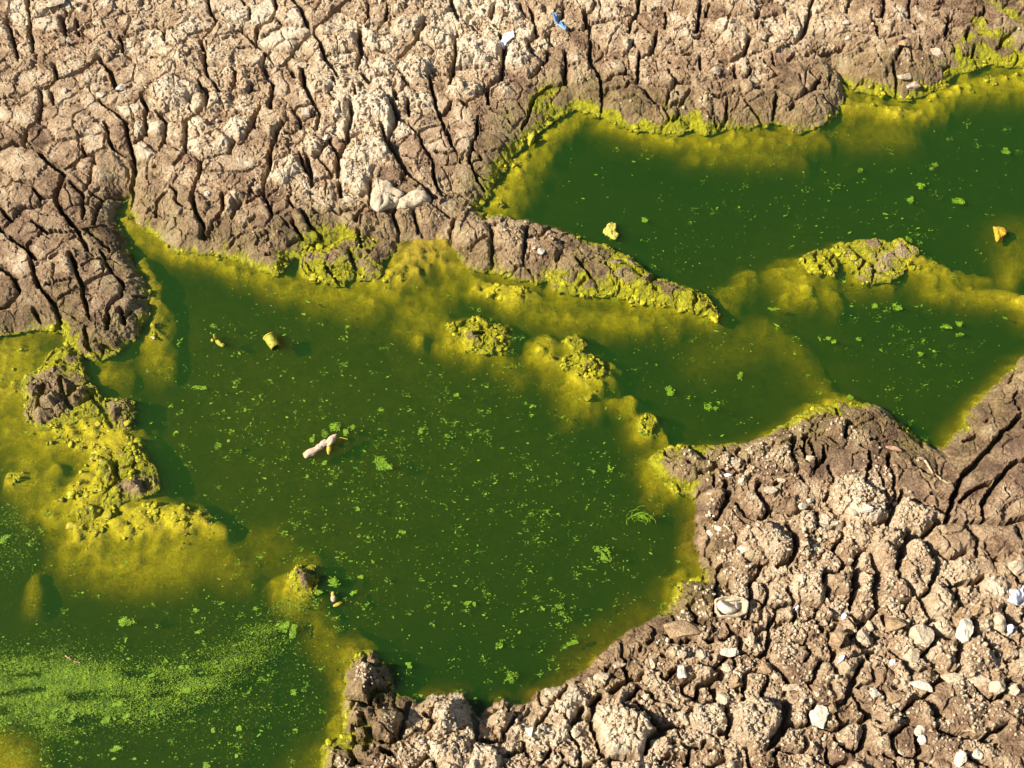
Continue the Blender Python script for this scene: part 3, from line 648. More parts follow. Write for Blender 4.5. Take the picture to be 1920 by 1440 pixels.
# colour data of the mud (what the mud itself carries: dryness, algal coating, tone; top-left dryness also paints in lens vignetting)
slime_l = np.clip(f_slime * 1.25, 0, 1) * sstep(0.017, 0.0, H + 0.026 * ffbm(0.045, 4, 161) - 0.016 * np.clip(f_slime - 0.4, 0, 1))
slime_l = np.maximum(slime_l, 0.9 * sstep(0.002, -0.004, H) * sstep(0.05, 0.4, f_slime))
farw = np.isin(own2, [0]) & land
slime_l = np.maximum(slime_l, 0.85 * farw * sstep(0.55, 0.85, f_slime) * sstep(-0.15, 0.25, ffbm(0.05, 4, 165)) * sstep(0.09, 0.02, H))
dry_l = dry + 0.10 * rough * (lump - 0.4) - 0.12 * np.exp(-inside / 0.03) * (dry > 0.3) + 0.32 * n1 + 0.12 * rough * facet + 0.20 * ffbm(0.20, 3, 221) + 0.01
dry_l = np.clip(dry_l, 0, 1)
wetolive = np.clip(sstep(0.13, 0.0, inside + 0.05 * ffbm(0.06, 3, 163)) * np.clip(1.3 * f_slime + 0.15, 0, 1), 0, 1)

# ------------------------------------------------------------------ materials
def nodes_of(name):
    m = bpy.data.materials.new(name)
    m.use_nodes = True
    nt = m.node_tree
    return m, nt, nt.nodes['Principled BSDF'], nt.nodes['Material Output']

def N(nt, kind, **kw):
    n = nt.nodes.new(kind)
    for k, v in kw.items():
        if k == 'inp':
            for a, b in v.items(): n.inputs[a].default_value = b
        else:
            setattr(n, k, v)
    return n

def ramp(nt, stops):
    r = nt.nodes.new('ShaderNodeValToRGB')
    e = r.color_ramp.elements
    while len(e) < len(stops): e.new(0.5)
    for q, (p, c) in zip(e, stops):
        q.position = p; q.color = (*c, 1)
    return r

def mixc(nt, fac, a, b):
    m = nt.nodes.new('ShaderNodeMix'); m.data_type = 'RGBA'
    for sock, v in ((0, fac), (6, a), (7, b)):
        if hasattr(v, 'is_output'): nt.links.new(v, m.inputs[sock])
        elif isinstance(v, tuple): m.inputs[sock].default_value = (*v, 1)
        else: m.inputs[sock].default_value = v
    return m.outputs[2]

def math_n(nt, op, a, b=None, clamp=False):
    m = nt.nodes.new('ShaderNodeMath'); m.operation = op; m.use_clamp = clamp
    for k, v in ((0, a), (1, b)):
        if v is None: continue
        if hasattr(v, 'is_output'): nt.links.new(v, m.inputs[k])
        else: m.inputs[k].default_value = v
    return m.outputs[0]

def noise_n(nt, vec, scale, detail=4, rough_=0.55, dist=0.0):
    n = nt.nodes.new('ShaderNodeTexNoise')
    n.inputs['Scale'].default_value = scale; n.inputs['Detail'].default_value = detail
    n.inputs['Roughness'].default_value = rough_; n.inputs['Distortion'].default_value = dist
    nt.links.new(vec, n.inputs['Vector'])
    return n.outputs['Fac']

def mapr(nt, v, a, b, c=0.0, d=1.0):
    m = nt.nodes.new('ShaderNodeMapRange')
    nt.links.new(v, m.inputs[0])
    for k, q in zip((1, 2, 3, 4), (a, b, c, d)): m.inputs[k].default_value = q
    return m.outputs[0]

def make_mud():
    m, nt, bs, out = nodes_of('cracked_mud')
    pos = nt.nodes.new('ShaderNodeNewGeometry').outputs['Position']
    at = N(nt, 'ShaderNodeAttribute', attribute_name='mud')
    sep = nt.nodes.new('ShaderNodeSeparateColor'); nt.links.new(at.outputs['Color'], sep.inputs[0])
    dryv, slv, tone = sep.outputs[0], sep.outputs[1], sep.outputs[2]
    olive = at.outputs['Alpha']
    na = mapr(nt, noise_n(nt, pos, 28, 8, 0.64, 0.4), 0.3, 0.7)
    nb = mapr(nt, noise_n(nt, pos, 230, 5, 0.65), 0.3, 0.7)
    nc = noise_n(nt, pos, 900, 3, 0.6)
    f = math_n(nt, 'MULTIPLY', dryv, 0.88)
    f = math_n(nt, 'ADD', f, math_n(nt, 'MULTIPLY', math_n(nt, 'SUBTRACT', na, 0.45), 0.44))
    f = math_n(nt, 'ADD', f, math_n(nt, 'MULTIPLY', math_n(nt, 'SUBTRACT', nb, 0.45), 0.42))
    f = math_n(nt, 'ADD', f, math_n(nt, 'MULTIPLY', math_n(nt, 'SUBTRACT', tone, 0.5), 0.22), True)
    rp = ramp(nt, [(0.0, (0.125, 0.072, 0.040)), (0.22, (0.252, 0.155, 0.084)), (0.42, (0.378, 0.252, 0.142)), (0.62, (0.535, 0.394, 0.238)), (0.9, (0.725, 0.605, 0.425))])
    nt.links.new(f, rp.inputs[0])
    col = rp.outputs[0]
    mv = noise_n(nt, pos, 16, 4, 0.6)
    col = mixc(nt, math_n(nt, 'MULTIPLY', mapr(nt, mv, 0.5, 0.66), 0.30), col, mixc(nt, 0.5, col, (0.33, 0.22, 0.155)))
    rs = noise_n(nt, pos, 75, 5, 0.7)
    col = mixc(nt, math_n(nt, 'MULTIPLY', mapr(nt, rs, 0.60, 0.74), 0.40), col, (0.36, 0.19, 0.085))
    pale = noise_n(nt, pos, 430, 2, 0.5)
    col = mixc(nt, math_n(nt, 'MULTIPLY', mapr(nt, pale, 0.66, 0.72), 0.6), col, (0.60, 0.50, 0.36))
    col = mixc(nt, math_n(nt, 'MULTIPLY', math_n(nt, 'MULTIPLY', olive, na), 0.85), col, (0.20, 0.17, 0.03))
    # algal coating
    sn = noise_n(nt, pos, 120, 6, 0.65, 0.6)
    sf = math_n(nt, 'ADD', slv, math_n(nt, 'MULTIPLY', math_n(nt, 'SUBTRACT', sn, 0.5), 1.1))
    sf = mapr(nt, sf, 0.36, 0.66)
    sr = ramp(nt, [(0.28, (0.085, 0.09, 0.006)), (0.42, (0.22, 0.21, 0.007)), (0.56, (0.37, 0.345, 0.009)), (0.75, (0.52, 0.49, 0.035))])
    sm = noise_n(nt, pos, 70, 7, 0.7, 0.8)
    nt.links.new(sm, sr.inputs[0])
    col = mixc(nt, sf, col, sr.outputs[0])
    nt.links.new(col, bs.inputs['Base Color'])
    rg = nt.nodes.new('ShaderNodeMix'); nt.links.new(sf, rg.inputs[0]); nt.links.new(mapr(nt, olive, 0.0, 1.0, 0.88, 0.58), rg.inputs[2]); rg.inputs[3].default_value = 0.34
    nt.links.new(rg.outputs[0], bs.inputs['Roughness'])
    bs.inputs['Specular IOR Level'].default_value = 0.32
    # fine relief
    vo = nt.nodes.new('ShaderNodeTexVoronoi'); vo.inputs['Scale'].default_value = 330; nt.links.new(pos, vo.inputs['Vector'])
    vo2 = nt.nodes.new('ShaderNodeTexVoronoi'); vo2.inputs['Scale'].default_value = 720; nt.links.new(pos, vo2.inputs['Vector'])
    gran = math_n(nt, 'MULTIPLY', math_n(nt, 'ADD', math_n(nt, 'MULTIPLY', vo.outputs['Distance'], -0.22), math_n(nt, 'MULTIPLY', vo2.outputs['Distance'], -0.12)), mapr(nt, na, 0.2, 0.8, 0.25, 1.0))
    bh = math_n(nt, 'ADD', math_n(nt, 'ADD', math_n(nt, 'MULTIPLY', noise_n(nt, pos, 150, 8, 0.70, 0.3), 1.0), math_n(nt, 'MULTIPLY', nc, 0.25)), gran)
    bp = nt.nodes.new('ShaderNodeBump'); bp.inputs['Strength'].default_value = 1.0; bp.inputs['Distance'].default_value = 0.0085
    nt.links.new(bh, bp.inputs['Height']); nt.links.new(bp.outputs[0], bs.inputs['Normal'])
    return m
M_MUD = make_mud()

def make_bed():
    m, nt, bs, out = nodes_of('slimy_bed')
    pos = nt.nodes.new('ShaderNodeNewGeometry').outputs['Position']
    at = N(nt, 'ShaderNodeAttribute', attribute_name='mud')
    sep = nt.nodes.new('ShaderNodeSeparateColor'); nt.links.new(at.outputs['Color'], sep.inputs[0])
    n1_ = noise_n(nt, pos, 38, 7, 0.62, 0.7)
    n2_ = noise_n(nt, pos, 190, 8, 0.75, 0.9)
    n3_ = noise_n(nt, pos, 620, 4, 0.7, 0.5)
    sl = ramp(nt, [(0.34, (0.18, 0.14, 0.003)), (0.48, (0.45, 0.375, 0.004)), (0.62, (0.68, 0.59, 0.012))])
    nt.links.new(math_n(nt, 'ADD', math_n(nt, 'ADD', math_n(nt, 'MULTIPLY', n1_, 0.45), math_n(nt, 'MULTIPLY', n2_, 0.35)), math_n(nt, 'MULTIPLY', n3_, 0.20)), sl.inputs[0])
    oc = ramp(nt, [(0.3, (0.20, 0.115, 0.016)), (0.7, (0.36, 0.22, 0.03))])
    nt.links.new(n1_, oc.inputs[0])
    col = mixc(nt, sep.outputs[1], oc.outputs[0], sl.outputs[0])
    col = mixc(nt, sep.outputs[0], col, (0.22, 0.155, 0.10))
    nt.links.new(col, bs.inputs['Base Color'])
    bs.inputs['Roughness'].default_value = 0.5
    bs.inputs['Specular IOR Level'].default_value = 0.3
    bp = nt.nodes.new('ShaderNodeBump'); bp.inputs['Strength'].default_value = 1.0; bp.inputs['Distance'].default_value = 0.009
    nt.links.new(n2_, bp.inputs['Height']); nt.links.new(bp.outputs[0], bs.inputs['Normal'])
    return m
M_BED = make_bed()

def make_water():
    m = bpy.data.materials.new('green_water'); m.use_nodes = True
    nt = m.node_tree; nt.nodes.remove(nt.nodes['Principled BSDF']); out = nt.nodes['Material Output']
    tr = nt.nodes.new('ShaderNodeBsdfTransparent')
    gl = nt.nodes.new('ShaderNodeBsdfGlossy'); gl.inputs['Roughness'].default_value = 0.06
    fr = nt.nodes.new('ShaderNodeFresnel'); fr.inputs['IOR'].default_value = 1.33
    pos = nt.nodes.new('ShaderNodeNewGeometry').outputs['Position']
    bp = nt.nodes.new('ShaderNodeBump'); bp.inputs['Strength'].default_value = 0.06; bp.inputs['Distance'].default_value = 0.004
    nt.links.new(noise_n(nt, pos, 22, 2, 0.5), bp.inputs['Height'])
    nt.links.new(bp.outputs[0], gl.inputs['Normal'])
    mx = nt.nodes.new('ShaderNodeMixShader')
    geo = nt.nodes.new('ShaderNodeNewGeometry')   # no mirror on the underside: the straight-through sheet has no total reflection
    nt.links.new(math_n(nt, 'MULTIPLY', fr.outputs[0], math_n(nt, 'SUBTRACT', 1.0, geo.outputs['Backfacing'])), mx.inputs[0]); nt.links.new(tr.outputs[0], mx.inputs[1]); nt.links.new(gl.outputs[0], mx.inputs[2])
    nt.links.new(mx.outputs[0], out.inputs['Surface'])
    ab = nt.nodes.new('ShaderNodeVolumeAbsorption'); ab.inputs['Color'].default_value = (0.535, 0.57, 0.0, 1); ab.inputs['Density'].default_value = 58
    vs = nt.nodes.new('ShaderNodeVolumeScatter'); vs.inputs['Color'].default_value = (0.26, 1.0, 0.17, 1); vs.inputs['Density'].default_value = 5.1
    ad = nt.nodes.new('ShaderNodeAddShader')
    nt.links.new(ab.outputs[0], ad.inputs[0]); nt.links.new(vs.outputs[0], ad.inputs[1])
    nt.links.new(ad.outputs[0], out.inputs['Volume'])
    return m
M_WATER = make_water()

def simple(name, c1, c2, scale=120, rough_=0.8, bump=0.0015, c3=None, spec=0.3, bscale=None, lo=0.35, hi=0.65):
    m, nt, bs, out = nodes_of(name)
    pos = nt.nodes.new('ShaderNodeNewGeometry').outputs['Position']
    n = noise_n(nt, pos, scale, 6, 0.65, 0.3)
    stops = [(lo, c1), (hi, c2)] + ([(min(1, hi + 0.12), c3)] if c3 else [])
    r = ramp(nt, stops); nt.links.new(n, r.inputs[0])
    nt.links.new(r.outputs[0], bs.inputs['Base Color'])
    bs.inputs['Roughness'].default_value = rough_
    bs.inputs['Specular IOR Level'].default_value = spec
    if bump:
        bp = nt.nodes.new('ShaderNodeBump'); bp.inputs['Strength'].default_value = 0.8; bp.inputs['Distance'].default_value = bump
        nt.links.new(noise_n(nt, pos, bscale or scale * 2.2, 6, 0.65), bp.inputs['Height']); nt.links.new(bp.outputs[0], bs.inputs['Normal'])
    return m
M_STONE_PALE = simple('pale_stone', (0.38, 0.285, 0.175), (0.58, 0.48, 0.335), 130, c3=(0.68, 0.59, 0.45), bump=0.005)
M_STONE_WHITE = simple('chalky_stone', (0.50, 0.41, 0.29), (0.66, 0.585, 0.46), 130, c3=(0.70, 0.64, 0.54), bump=0.005)
M_STONE_TAN = simple('tan_stone', (0.24, 0.15, 0.075), (0.40, 0.28, 0.155), 100, c3=(0.50, 0.38, 0.24), bump=0.005)
M_STONE_PINK = simple('pinkish_stone', (0.38, 0.25, 0.17), (0.52, 0.40, 0.29), 80, bump=0.004)
M_CRUMB = simple('dry_crumbs', (0.20, 0.125, 0.065), (0.44, 0.33, 0.20), 60, c3=(0.58, 0.48, 0.33), bump=0.0012, lo=0.32, hi=0.62)
M_ALGAE = simple('green_algae', (0.07, 0.16, 0.004), (0.18, 0.30, 0.006), 120, c3=(0.32, 0.42, 0.012), bump=0.001, rough_=0.6)
M_FLECK = simple('algae_flecks', (0.06, 0.15, 0.005), (0.16, 0.28, 0.010), 90, c3=(0.29, 0.36, 0.02), bump=0, rough_=0.7)
M_SCUM = simple('algae_scum', (0.08, 0.155, 0.005), (0.18, 0.285, 0.008), 50, c3=(0.30, 0.38, 0.02), bump=0, rough_=0.7)
M_TUFT = simple('slime_tufts', (0.16, 0.15, 0.006), (0.42, 0.385, 0.008), 60, c3=(0.60, 0.56, 0.05), bump=0.003, rough_=0.45)
M_PAPER = simple('white_scrap', (0.50, 0.50, 0.55), (0.62, 0.62, 0.68), 60, bump=0.0006)
M_BLUE = simple('blue_plastic', (0.09, 0.24, 0.50), (0.26, 0.42, 0.62), 90, bump=0.0006, rough_=0.45)
M_FOAM = simple('yellow_foam', (0.40, 0.34, 0.03), (0.62, 0.57, 0.14), 200, bump=0.005, c3=(0.70, 0.66, 0.34))
M_FOAM2 = simple('orange_foam', (0.40, 0.21, 0.008), (0.60, 0.41, 0.03), 200, bump=0.006, c3=(0.66, 0.55, 0.16))
M_CUP = simple('slimed_plastic', (0.20, 0.18, 0.012), (0.42, 0.40, 0.03), 130, bump=0.002, rough_=0.5)
M_HUSK = simple('bleached_husk', (0.40, 0.27, 0.15), (0.56, 0.43, 0.31), 110, bump=0.0012, rough_=0.55)
M_HUSKY = simple('slimed_husk', (0.30, 0.22, 0.015), (0.50, 0.42, 0.06), 110, bump=0.0012, rough_=0.55)
M_TWIG = simple('dry_twig', (0.22, 0.13, 0.06), (0.42, 0.29, 0.16), 150, bump=0.0008)
M_STRAW = simple('straw', (0.33, 0.23, 0.12), (0.50, 0.39, 0.24), 150, bump=0.0004)
M_LEAF = simple('dead_leaf', (0.32, 0.17, 0.09), (0.46, 0.28, 0.18), 120, bump=0.0008, rough_=0.7)
M_TILE = simple('cream_tile', (0.52, 0.42, 0.31), (0.60, 0.51, 0.40), 120, bump=0.0006, rough_=0.5)
M_PIP = simple('tile_pips', (0.20, 0.13, 0.08), (0.30, 0.20, 0.13), 200, bump=0)
M_ASHSHELL = simple('grey_shell', (0.26, 0.24, 0.22), (0.40, 0.37, 0.34), 120, bump=0.001)

# ------------------------------------------------------------------ mesh helpers
col_main = sc.collection

def mesh_np(name, co, faces, mats, smooth=True, attr=None):
    """co (n,3); faces (m,k) array of equal-sized polygons"""
    me = bpy.data.meshes.new(name)
    co = np.ascontiguousarray(co, np.float32); faces = np.ascontiguousarray(faces, np.int32)
    m, k = faces.shape
    me.vertices.add(len(co)); me.vertices.foreach_set('co', co.ravel())
    me.loops.add(m * k); me.loops.foreach_set('vertex_index', faces.ravel())
    me.polygons.add(m)
    me.polygons.foreach_set('loop_start', np.arange(0, m * k, k, dtype=np.int32))
    try:
        me.polygons.foreach_set('loop_total', np.full(m, k, np.int32))
    except Exception:
        pass
    me.update(calc_edges=True)
    me.polygons.foreach_set('use_smooth', np.full(m, smooth, bool))
    if attr is not None:
        a = me.attributes.new('mud', 'FLOAT_COLOR', 'POINT')
        a.data.foreach_set('color', np.ascontiguousarray(attr, np.float32).ravel())
    for q in mats if isinstance(mats, (list, tuple)) else [mats]:
        me.materials.append(q)
    return me

def link(name, me, loc=(0, 0, 0), parent=None, rot=None):
    o = bpy.data.objects.new(name, me)
    o.location = loc
    if rot is not None: o.rotation_euler = rot
    col_main.objects.link(o)
    if parent is not None: o.parent = parent
    return o

def tag(o, label=None, cat=None, group=None, kind=None):
    if label: o['label'] = label
    if cat: o['category'] = cat
    if group: o['group'] = group
    if kind: o['kind'] = kind
    return o

# ------------------------------------------------------------------ pond bed and the ground beyond the frame
def graded(lo, hi, step, far):
    c = list(np.arange(lo, hi + step / 2, step))
    s = step
    a = [lo]; b = [c[-1]]
    while a[-1] > -far:
        s *= 1.13; a.append(a[-1] - s)
    s = step
    while b[-1] < far:
        s *= 1.13; b.append(b[-1] + s)
    return np.array(a[:0:-1] + c + b[1:])
bx = graded(-1.30, 1.30, 0.0045, 6.0); by = graded(-0.82, 1.14, 0.0045, 6.0)
BX, BY = np.meshgrid(bx, by)
BZ = sample(BED, BX, BY)
hasclod = sample(land.astype(float), BX, BY)
sdb = sample(sd, BX, BY)
outl = (sdb > 0.0) & (hasclod < 0.5)
def rough_ground(x, y):
    qx = x + 0.012 * fbm(x, y, 0.04, 2, 173); qy = y + 0.012 * fbm(x, y, 0.04, 2, 175)
    a1, a2, ah, rx, ry = worley(qx, qy, 0.062, 8, True)
    e1, e2, eh, sx2, sy2 = worley(qx, qy, 0.024, 10, True)
    return 0.005 * slab(ah, rx, ry) + 0.005 * slab(eh, sx2, sy2) + 0.006 * fbm(x, y, 0.05, 3, 171) - 0.026 * sstep(0.13, 0.0, a2 - a1) + 0.004
BZ = np.where(outl, sample(base, BX, BY) - 0.002 + rough_ground(BX, BY), BZ)
far_out = np.maximum(np.abs(BX), np.abs(BY)) > 2.3
BZ = np.where(far_out, np.maximum(BZ, 0.045 + rough_ground(BX, BY)), BZ)
outl |= far_out
slb = np.clip(sample(f_slime, BX, BY) * 1.6 + 0.08, 0, 1)
att = np.stack([np.where(outl, np.clip(0.5 + 0.25 * fbm(BX, BY, 0.12, 3, 177), 0, 1), 0.0), np.where(outl, 0.0, slb), slb * 0 + 0.5, slb * 0], -1).reshape(-1, 4)
idx = np.arange(BX.size).reshape(BX.shape)
fc = np.stack([idx[:-1, :-1], idx[:-1, 1:], idx[1:, 1:], idx[1:, :-1]], -1).reshape(-1, 4)
bed_me = mesh_np('pond_bed', np.stack([BX, BY, BZ], -1).reshape(-1, 3), fc, [M_BED, M_MUD], True, att)
bed_me.polygons.foreach_set('material_index', (outl.ravel()[fc].sum(1) >= 2).astype(np.int32))
bed = link('pond_bed', bed_me)
tag(bed, 'yellow slimy shallows and dark muddy bottom of the pond', 'pond bed', kind='structure')

# ------------------------------------------------------------------ banks: one empty each, every piece of cracked mud a part
BANK = {
    'FAR': ('mud_bank', 'wide bank of pale cracked dry mud along the far side', 'mud bank'),
    'NEAR': ('mud_bank', 'crumbly near bank of cracked mud strewn with pale stones', 'mud bank'),
    'SPIT': ('mud_spit', 'half-drowned spit of mud coated in yellow slime at the left edge', 'mud spit'),
    'RIDGE': ('mud_ridge', 'long low ridge of brown clods tapering into the pond from the far bank', 'mud ridge'),
    'WEST': ('mud_bank', 'smooth cracked mud plates left of the narrow inlet', 'mud bank'),
    'slimy_clods': ('mud_islet', 'low clods in bright slime under the far bank', 'islet'),
    'spit_knob': ('mud_islet', 'small brown knob in the yellow slime below the spit', 'islet'),
    'spit_clod': ('mud_islet', 'big brown broken clod rising from the yellow slime, lower left', 'islet'),
    'spit_chip': ('mud_islet', 'tiny brown chip in the yellow slime below the big broken clod', 'islet'),
    'pond_islet': ('mud_islet', 'ragged brown islet alone in the middle of the pond', 'islet'),
    'cluster_a': ('mud_islet', 'yellow lumpy islet with a long drowned tail right of the brown islet', 'islet'),
    'cluster_b': ('mud_islet', 'tiny lump just behind the yellow lumpy islet', 'islet'),
    'cluster_c': ('mud_islet', 'small yellow lump close to the near bank corner', 'islet'),
    'small_islet': ('mud_islet', 'small round islet beside the bright algae square, lower left', 'islet'),
    'far_islet': ('mud_islet', 'cracked brown islet with a yellow tail in the right-hand water', 'islet'),
    'far_islet_w': ('mud_islet', 'green slimy hump just left of the cracked brown islet', 'islet'),
}
roots = {}
for k, (nm, poly) in enumerate(OWNERS):
    nme, lb_, ct = BANK[nm]
    cx = np.mean(XX[own2 == k]); cy = np.mean(YY[own2 == k])
    e = bpy.data.objects.new(nme, None); e.location = (cx, cy, 0); e.empty_display_size = 0.05
    col_main.objects.link(e)
    tag(e, lb_, ct, kind='structure')
    roots[k] = (e, cx, cy)

PXc = XX + jx; PYc = YY + jy
q_ok = land[:-1, :-1] & land[:-1, 1:] & land[1:, 1:] & land[1:, :-1]
qj, qi = np.nonzero(q_ok)
# a quad wholly below the bed shows nothing
keep = np.maximum.reduce([H[qj, qi], H[qj + 1, qi], H[qj, qi + 1], H[qj + 1, qi + 1]]) > np.minimum.reduce([BED[qj, qi], BED[qj + 1, qi + 1]]) - 0.006
qj, qi = qj[keep], qi[keep]
ql = label[qj, qi]
order = np.argsort(ql, kind='stable')
qj, qi, ql = qj[order], qi[order], ql[order]
starts = np.flatnonzero(np.r_[True, ql[1:] != ql[:-1]]); ends = np.r_[starts[1:], len(ql)]
attr_full = np.stack([dry_l, slime_l, S_tone[lb], wetolive], -1)
pieces = []
for a, b in zip(starts, ends):
    k = own2[qj[a:b], qi[a:b]]
    ow = np.bincount(k[k >= 0]).argmax() if np.any(k >= 0) else 0
    vis = np.mean((PX[qj[a:b], qi[a:b]] > 0) & (PX[qj[a:b], qi[a:b]] < 1920) & (PY[qj[a:b], qi[a:b]] > 0) & (PY[qj[a:b], qi[a:b]] < 1440))
    pieces.append((ow, (b - a) * vis, a, b))
def piece_mesh(name, sl_list):
    J = np.concatenate([qj[a:b] for a, b in sl_list]); I = np.concatenate([qi[a:b] for a, b in sl_list])
    v = np.stack([J * nx + I, J * nx + I + 1, (J + 1) * nx + I + 1, (J + 1) * nx + I], -1)
    u, inv = np.unique(v.ravel(), return_inverse=True)
    fcs = inv.reshape(-1, 4)
    co = np.stack([PXc.ravel()[u], PYc.ravel()[u], H.ravel()[u]], -1)
    return co, fcs, attr_full.reshape(-1, 4)[u]
n_clods = 0
for ow in set(p[0] for p in pieces):
    root, cx, cy = roots[ow]
    mine = sorted([p for p in pieces if p[0] == ow], key=lambda p: -p[1])
    single = [p for p in mine[:300] if p[1] >= 25]
    print('SCENE owner', ow, 'single', len(single), 'eligible', sum(1 for p in mine if p[1] >= 25))
    rest = [p for p in mine if p not in single]
    for p in single:
        co, fcs, at_ = piece_mesh('mud_clod', [(p[2], p[3])])
        c = co.mean(0); c[2] = co[:, 2].min()
        link('mud_clod', mesh_np('mud_clod', co - c, fcs, M_MUD, False, at_), (c[0] - cx, c[1] - cy, c[2]), root)
        n_clods += 1
    if rest:
        co, fcs, at_ = piece_mesh('mud_fringe', [(p[2], p[3]) for p in rest])
        o = link('mud_crumble', mesh_np('mud_crumble', co - np.array([cx, cy, 0]), fcs, M_MUD, True, at_), (0, 0, 0), root)
        o['kind'] = 'stuff'

# ------------------------------------------------------------------ water
def box_mesh(name, x0, x1, y0, y1, z0, z1, mat):
    co = np.array([[x, y, z] for z in (z0, z1) for y in (y0, y1) for x in (x0, x1)])
    f = np.array([[0, 2, 3, 1], [4, 5, 7, 6], [0, 1, 5, 4], [2, 6, 7, 3], [0, 4, 6, 2], [1, 3, 7, 5]])
    return mesh_np(name, co, f, mat, False)
def water_mesh(half, n, z0, z1):
    """closed body of water: a finely divided top and bottom sheet with side walls"""
    t = np.linspace(-half, half, n + 1)
    A, B = np.meshgrid(t, t)
    m = n + 1
    co = np.concatenate([np.stack([A, B, np.full_like(A, z1)], -1).reshape(-1, 3), np.stack([A, B, np.full_like(A, z0)], -1).reshape(-1, 3)])
    idx = np.arange(m * m).reshape(m, m)
    top = np.stack([idx[:-1, :-1], idx[:-1, 1:], idx[1:, 1:], idx[1:, :-1]], -1).reshape(-1, 4)
    bot = (top + m * m)[:, ::-1]
    side = []
    for ring, flip in ((idx[0], 0), (idx[-1], 1), (idx[:, 0], 1), (idx[:, -1], 0)):
        for a, b in zip(ring[:-1], ring[1:]):
            q = [a, a + m * m, b + m * m, b]
            side.append(q[::-1] if flip else q)
    return mesh_np('water', co, np.concatenate([top, bot, np.array(side)]), M_WATER, False)
water = link('water', water_mesh(2.4, 48, -0.16, 0.0))
tag(water, 'murky green pond water with algae drifting in it', 'water', kind='structure')


# ------------------------------------------------------------------ loose things
from mathutils import noise as mnoise
import bmesh
ICO = None
def ico(sub):
    bm = bmesh.new(); bmesh.ops.create_icosphere(bm, subdivisions=sub, radius=1.0)
    v = np.array([q.co[:] for q in bm.verts]); f = np.array([[q.index for q in p.verts] for p in bm.faces]); bm.free()
    return v, f
ICO1, ICO2, ICO3 = ico(1), ico(2), ico(3)

def mm_px(x, y, z=0.0):
    d = (y - CAM[1]) * FWD[1] + (z - CAM[2]) * FWD[2]
    return d / FPX

def rock_shape(seed, base_=ICO3, planes=20, rough_=0.14):
    rs = np.random.default_rng(seed)
    v = base_[0].copy()
    for _ in range(planes):
        n = rs.normal(size=3); n /= np.linalg.norm(n)
        d = rs.uniform(0.36, 0.76)
        h = v @ n - d
        v -= np.outer(np.clip(h, 0, None), n)
    o = rs.uniform(-50, 50, 3)
    k = np.array([mnoise.fractal(Vector(p * 2.6 + o), 0.8, 2.0, 4) for p in v])
    v *= (1 + 1.5 * rough_ * k)[:, None]
    v /= np.abs(v).max(0)
    return v

SEED = [100]
def stone(px, py, w, h, mat, label, cat='stone', group=None, name='stone', tall=0.75, rot=None, sink=0.32, sub=ICO3, rough_=0.15, planes=20):
    SEED[0] += 1
    rs = np.random.default_rng(SEED[0])
    x, y, z = on_ground(px, py)
    k = mm_px(x, y, z)
    v = rock_shape(SEED[0], sub, planes, rough_)
    sx, sy = w * k / 2, h * k / 2 * 0.95
    sz = min(sx, sy) * tall
    v = v * np.array([sx, sy, sz])
    a = math.radians(rs.uniform(-12, 12) if rot is None else rot)
    R_ = np.array([[math.cos(a), -math.sin(a), 0], [math.sin(a), math.cos(a), 0], [0, 0, 1]])
    v = v @ R_.T
    me = mesh_np(name, v, sub[1], mat, False)
    o = link(name, me, (x, y - 0.3 * sz, z + sz * (1 - 2 * sink)))
    tag(o, label, cat, group)
    return o
def C(ox, oy):
    return lambda x, y: (ox + x / 3.0, oy + y / 3.0)
P_, W_, T_, K_ = M_STONE_PALE, M_STONE_WHITE, M_STONE_TAN, M_STONE_PINK
GN = 'loose stones on the near bank'; GF = 'pebbles on the far bank'
g = C(1280, 960)
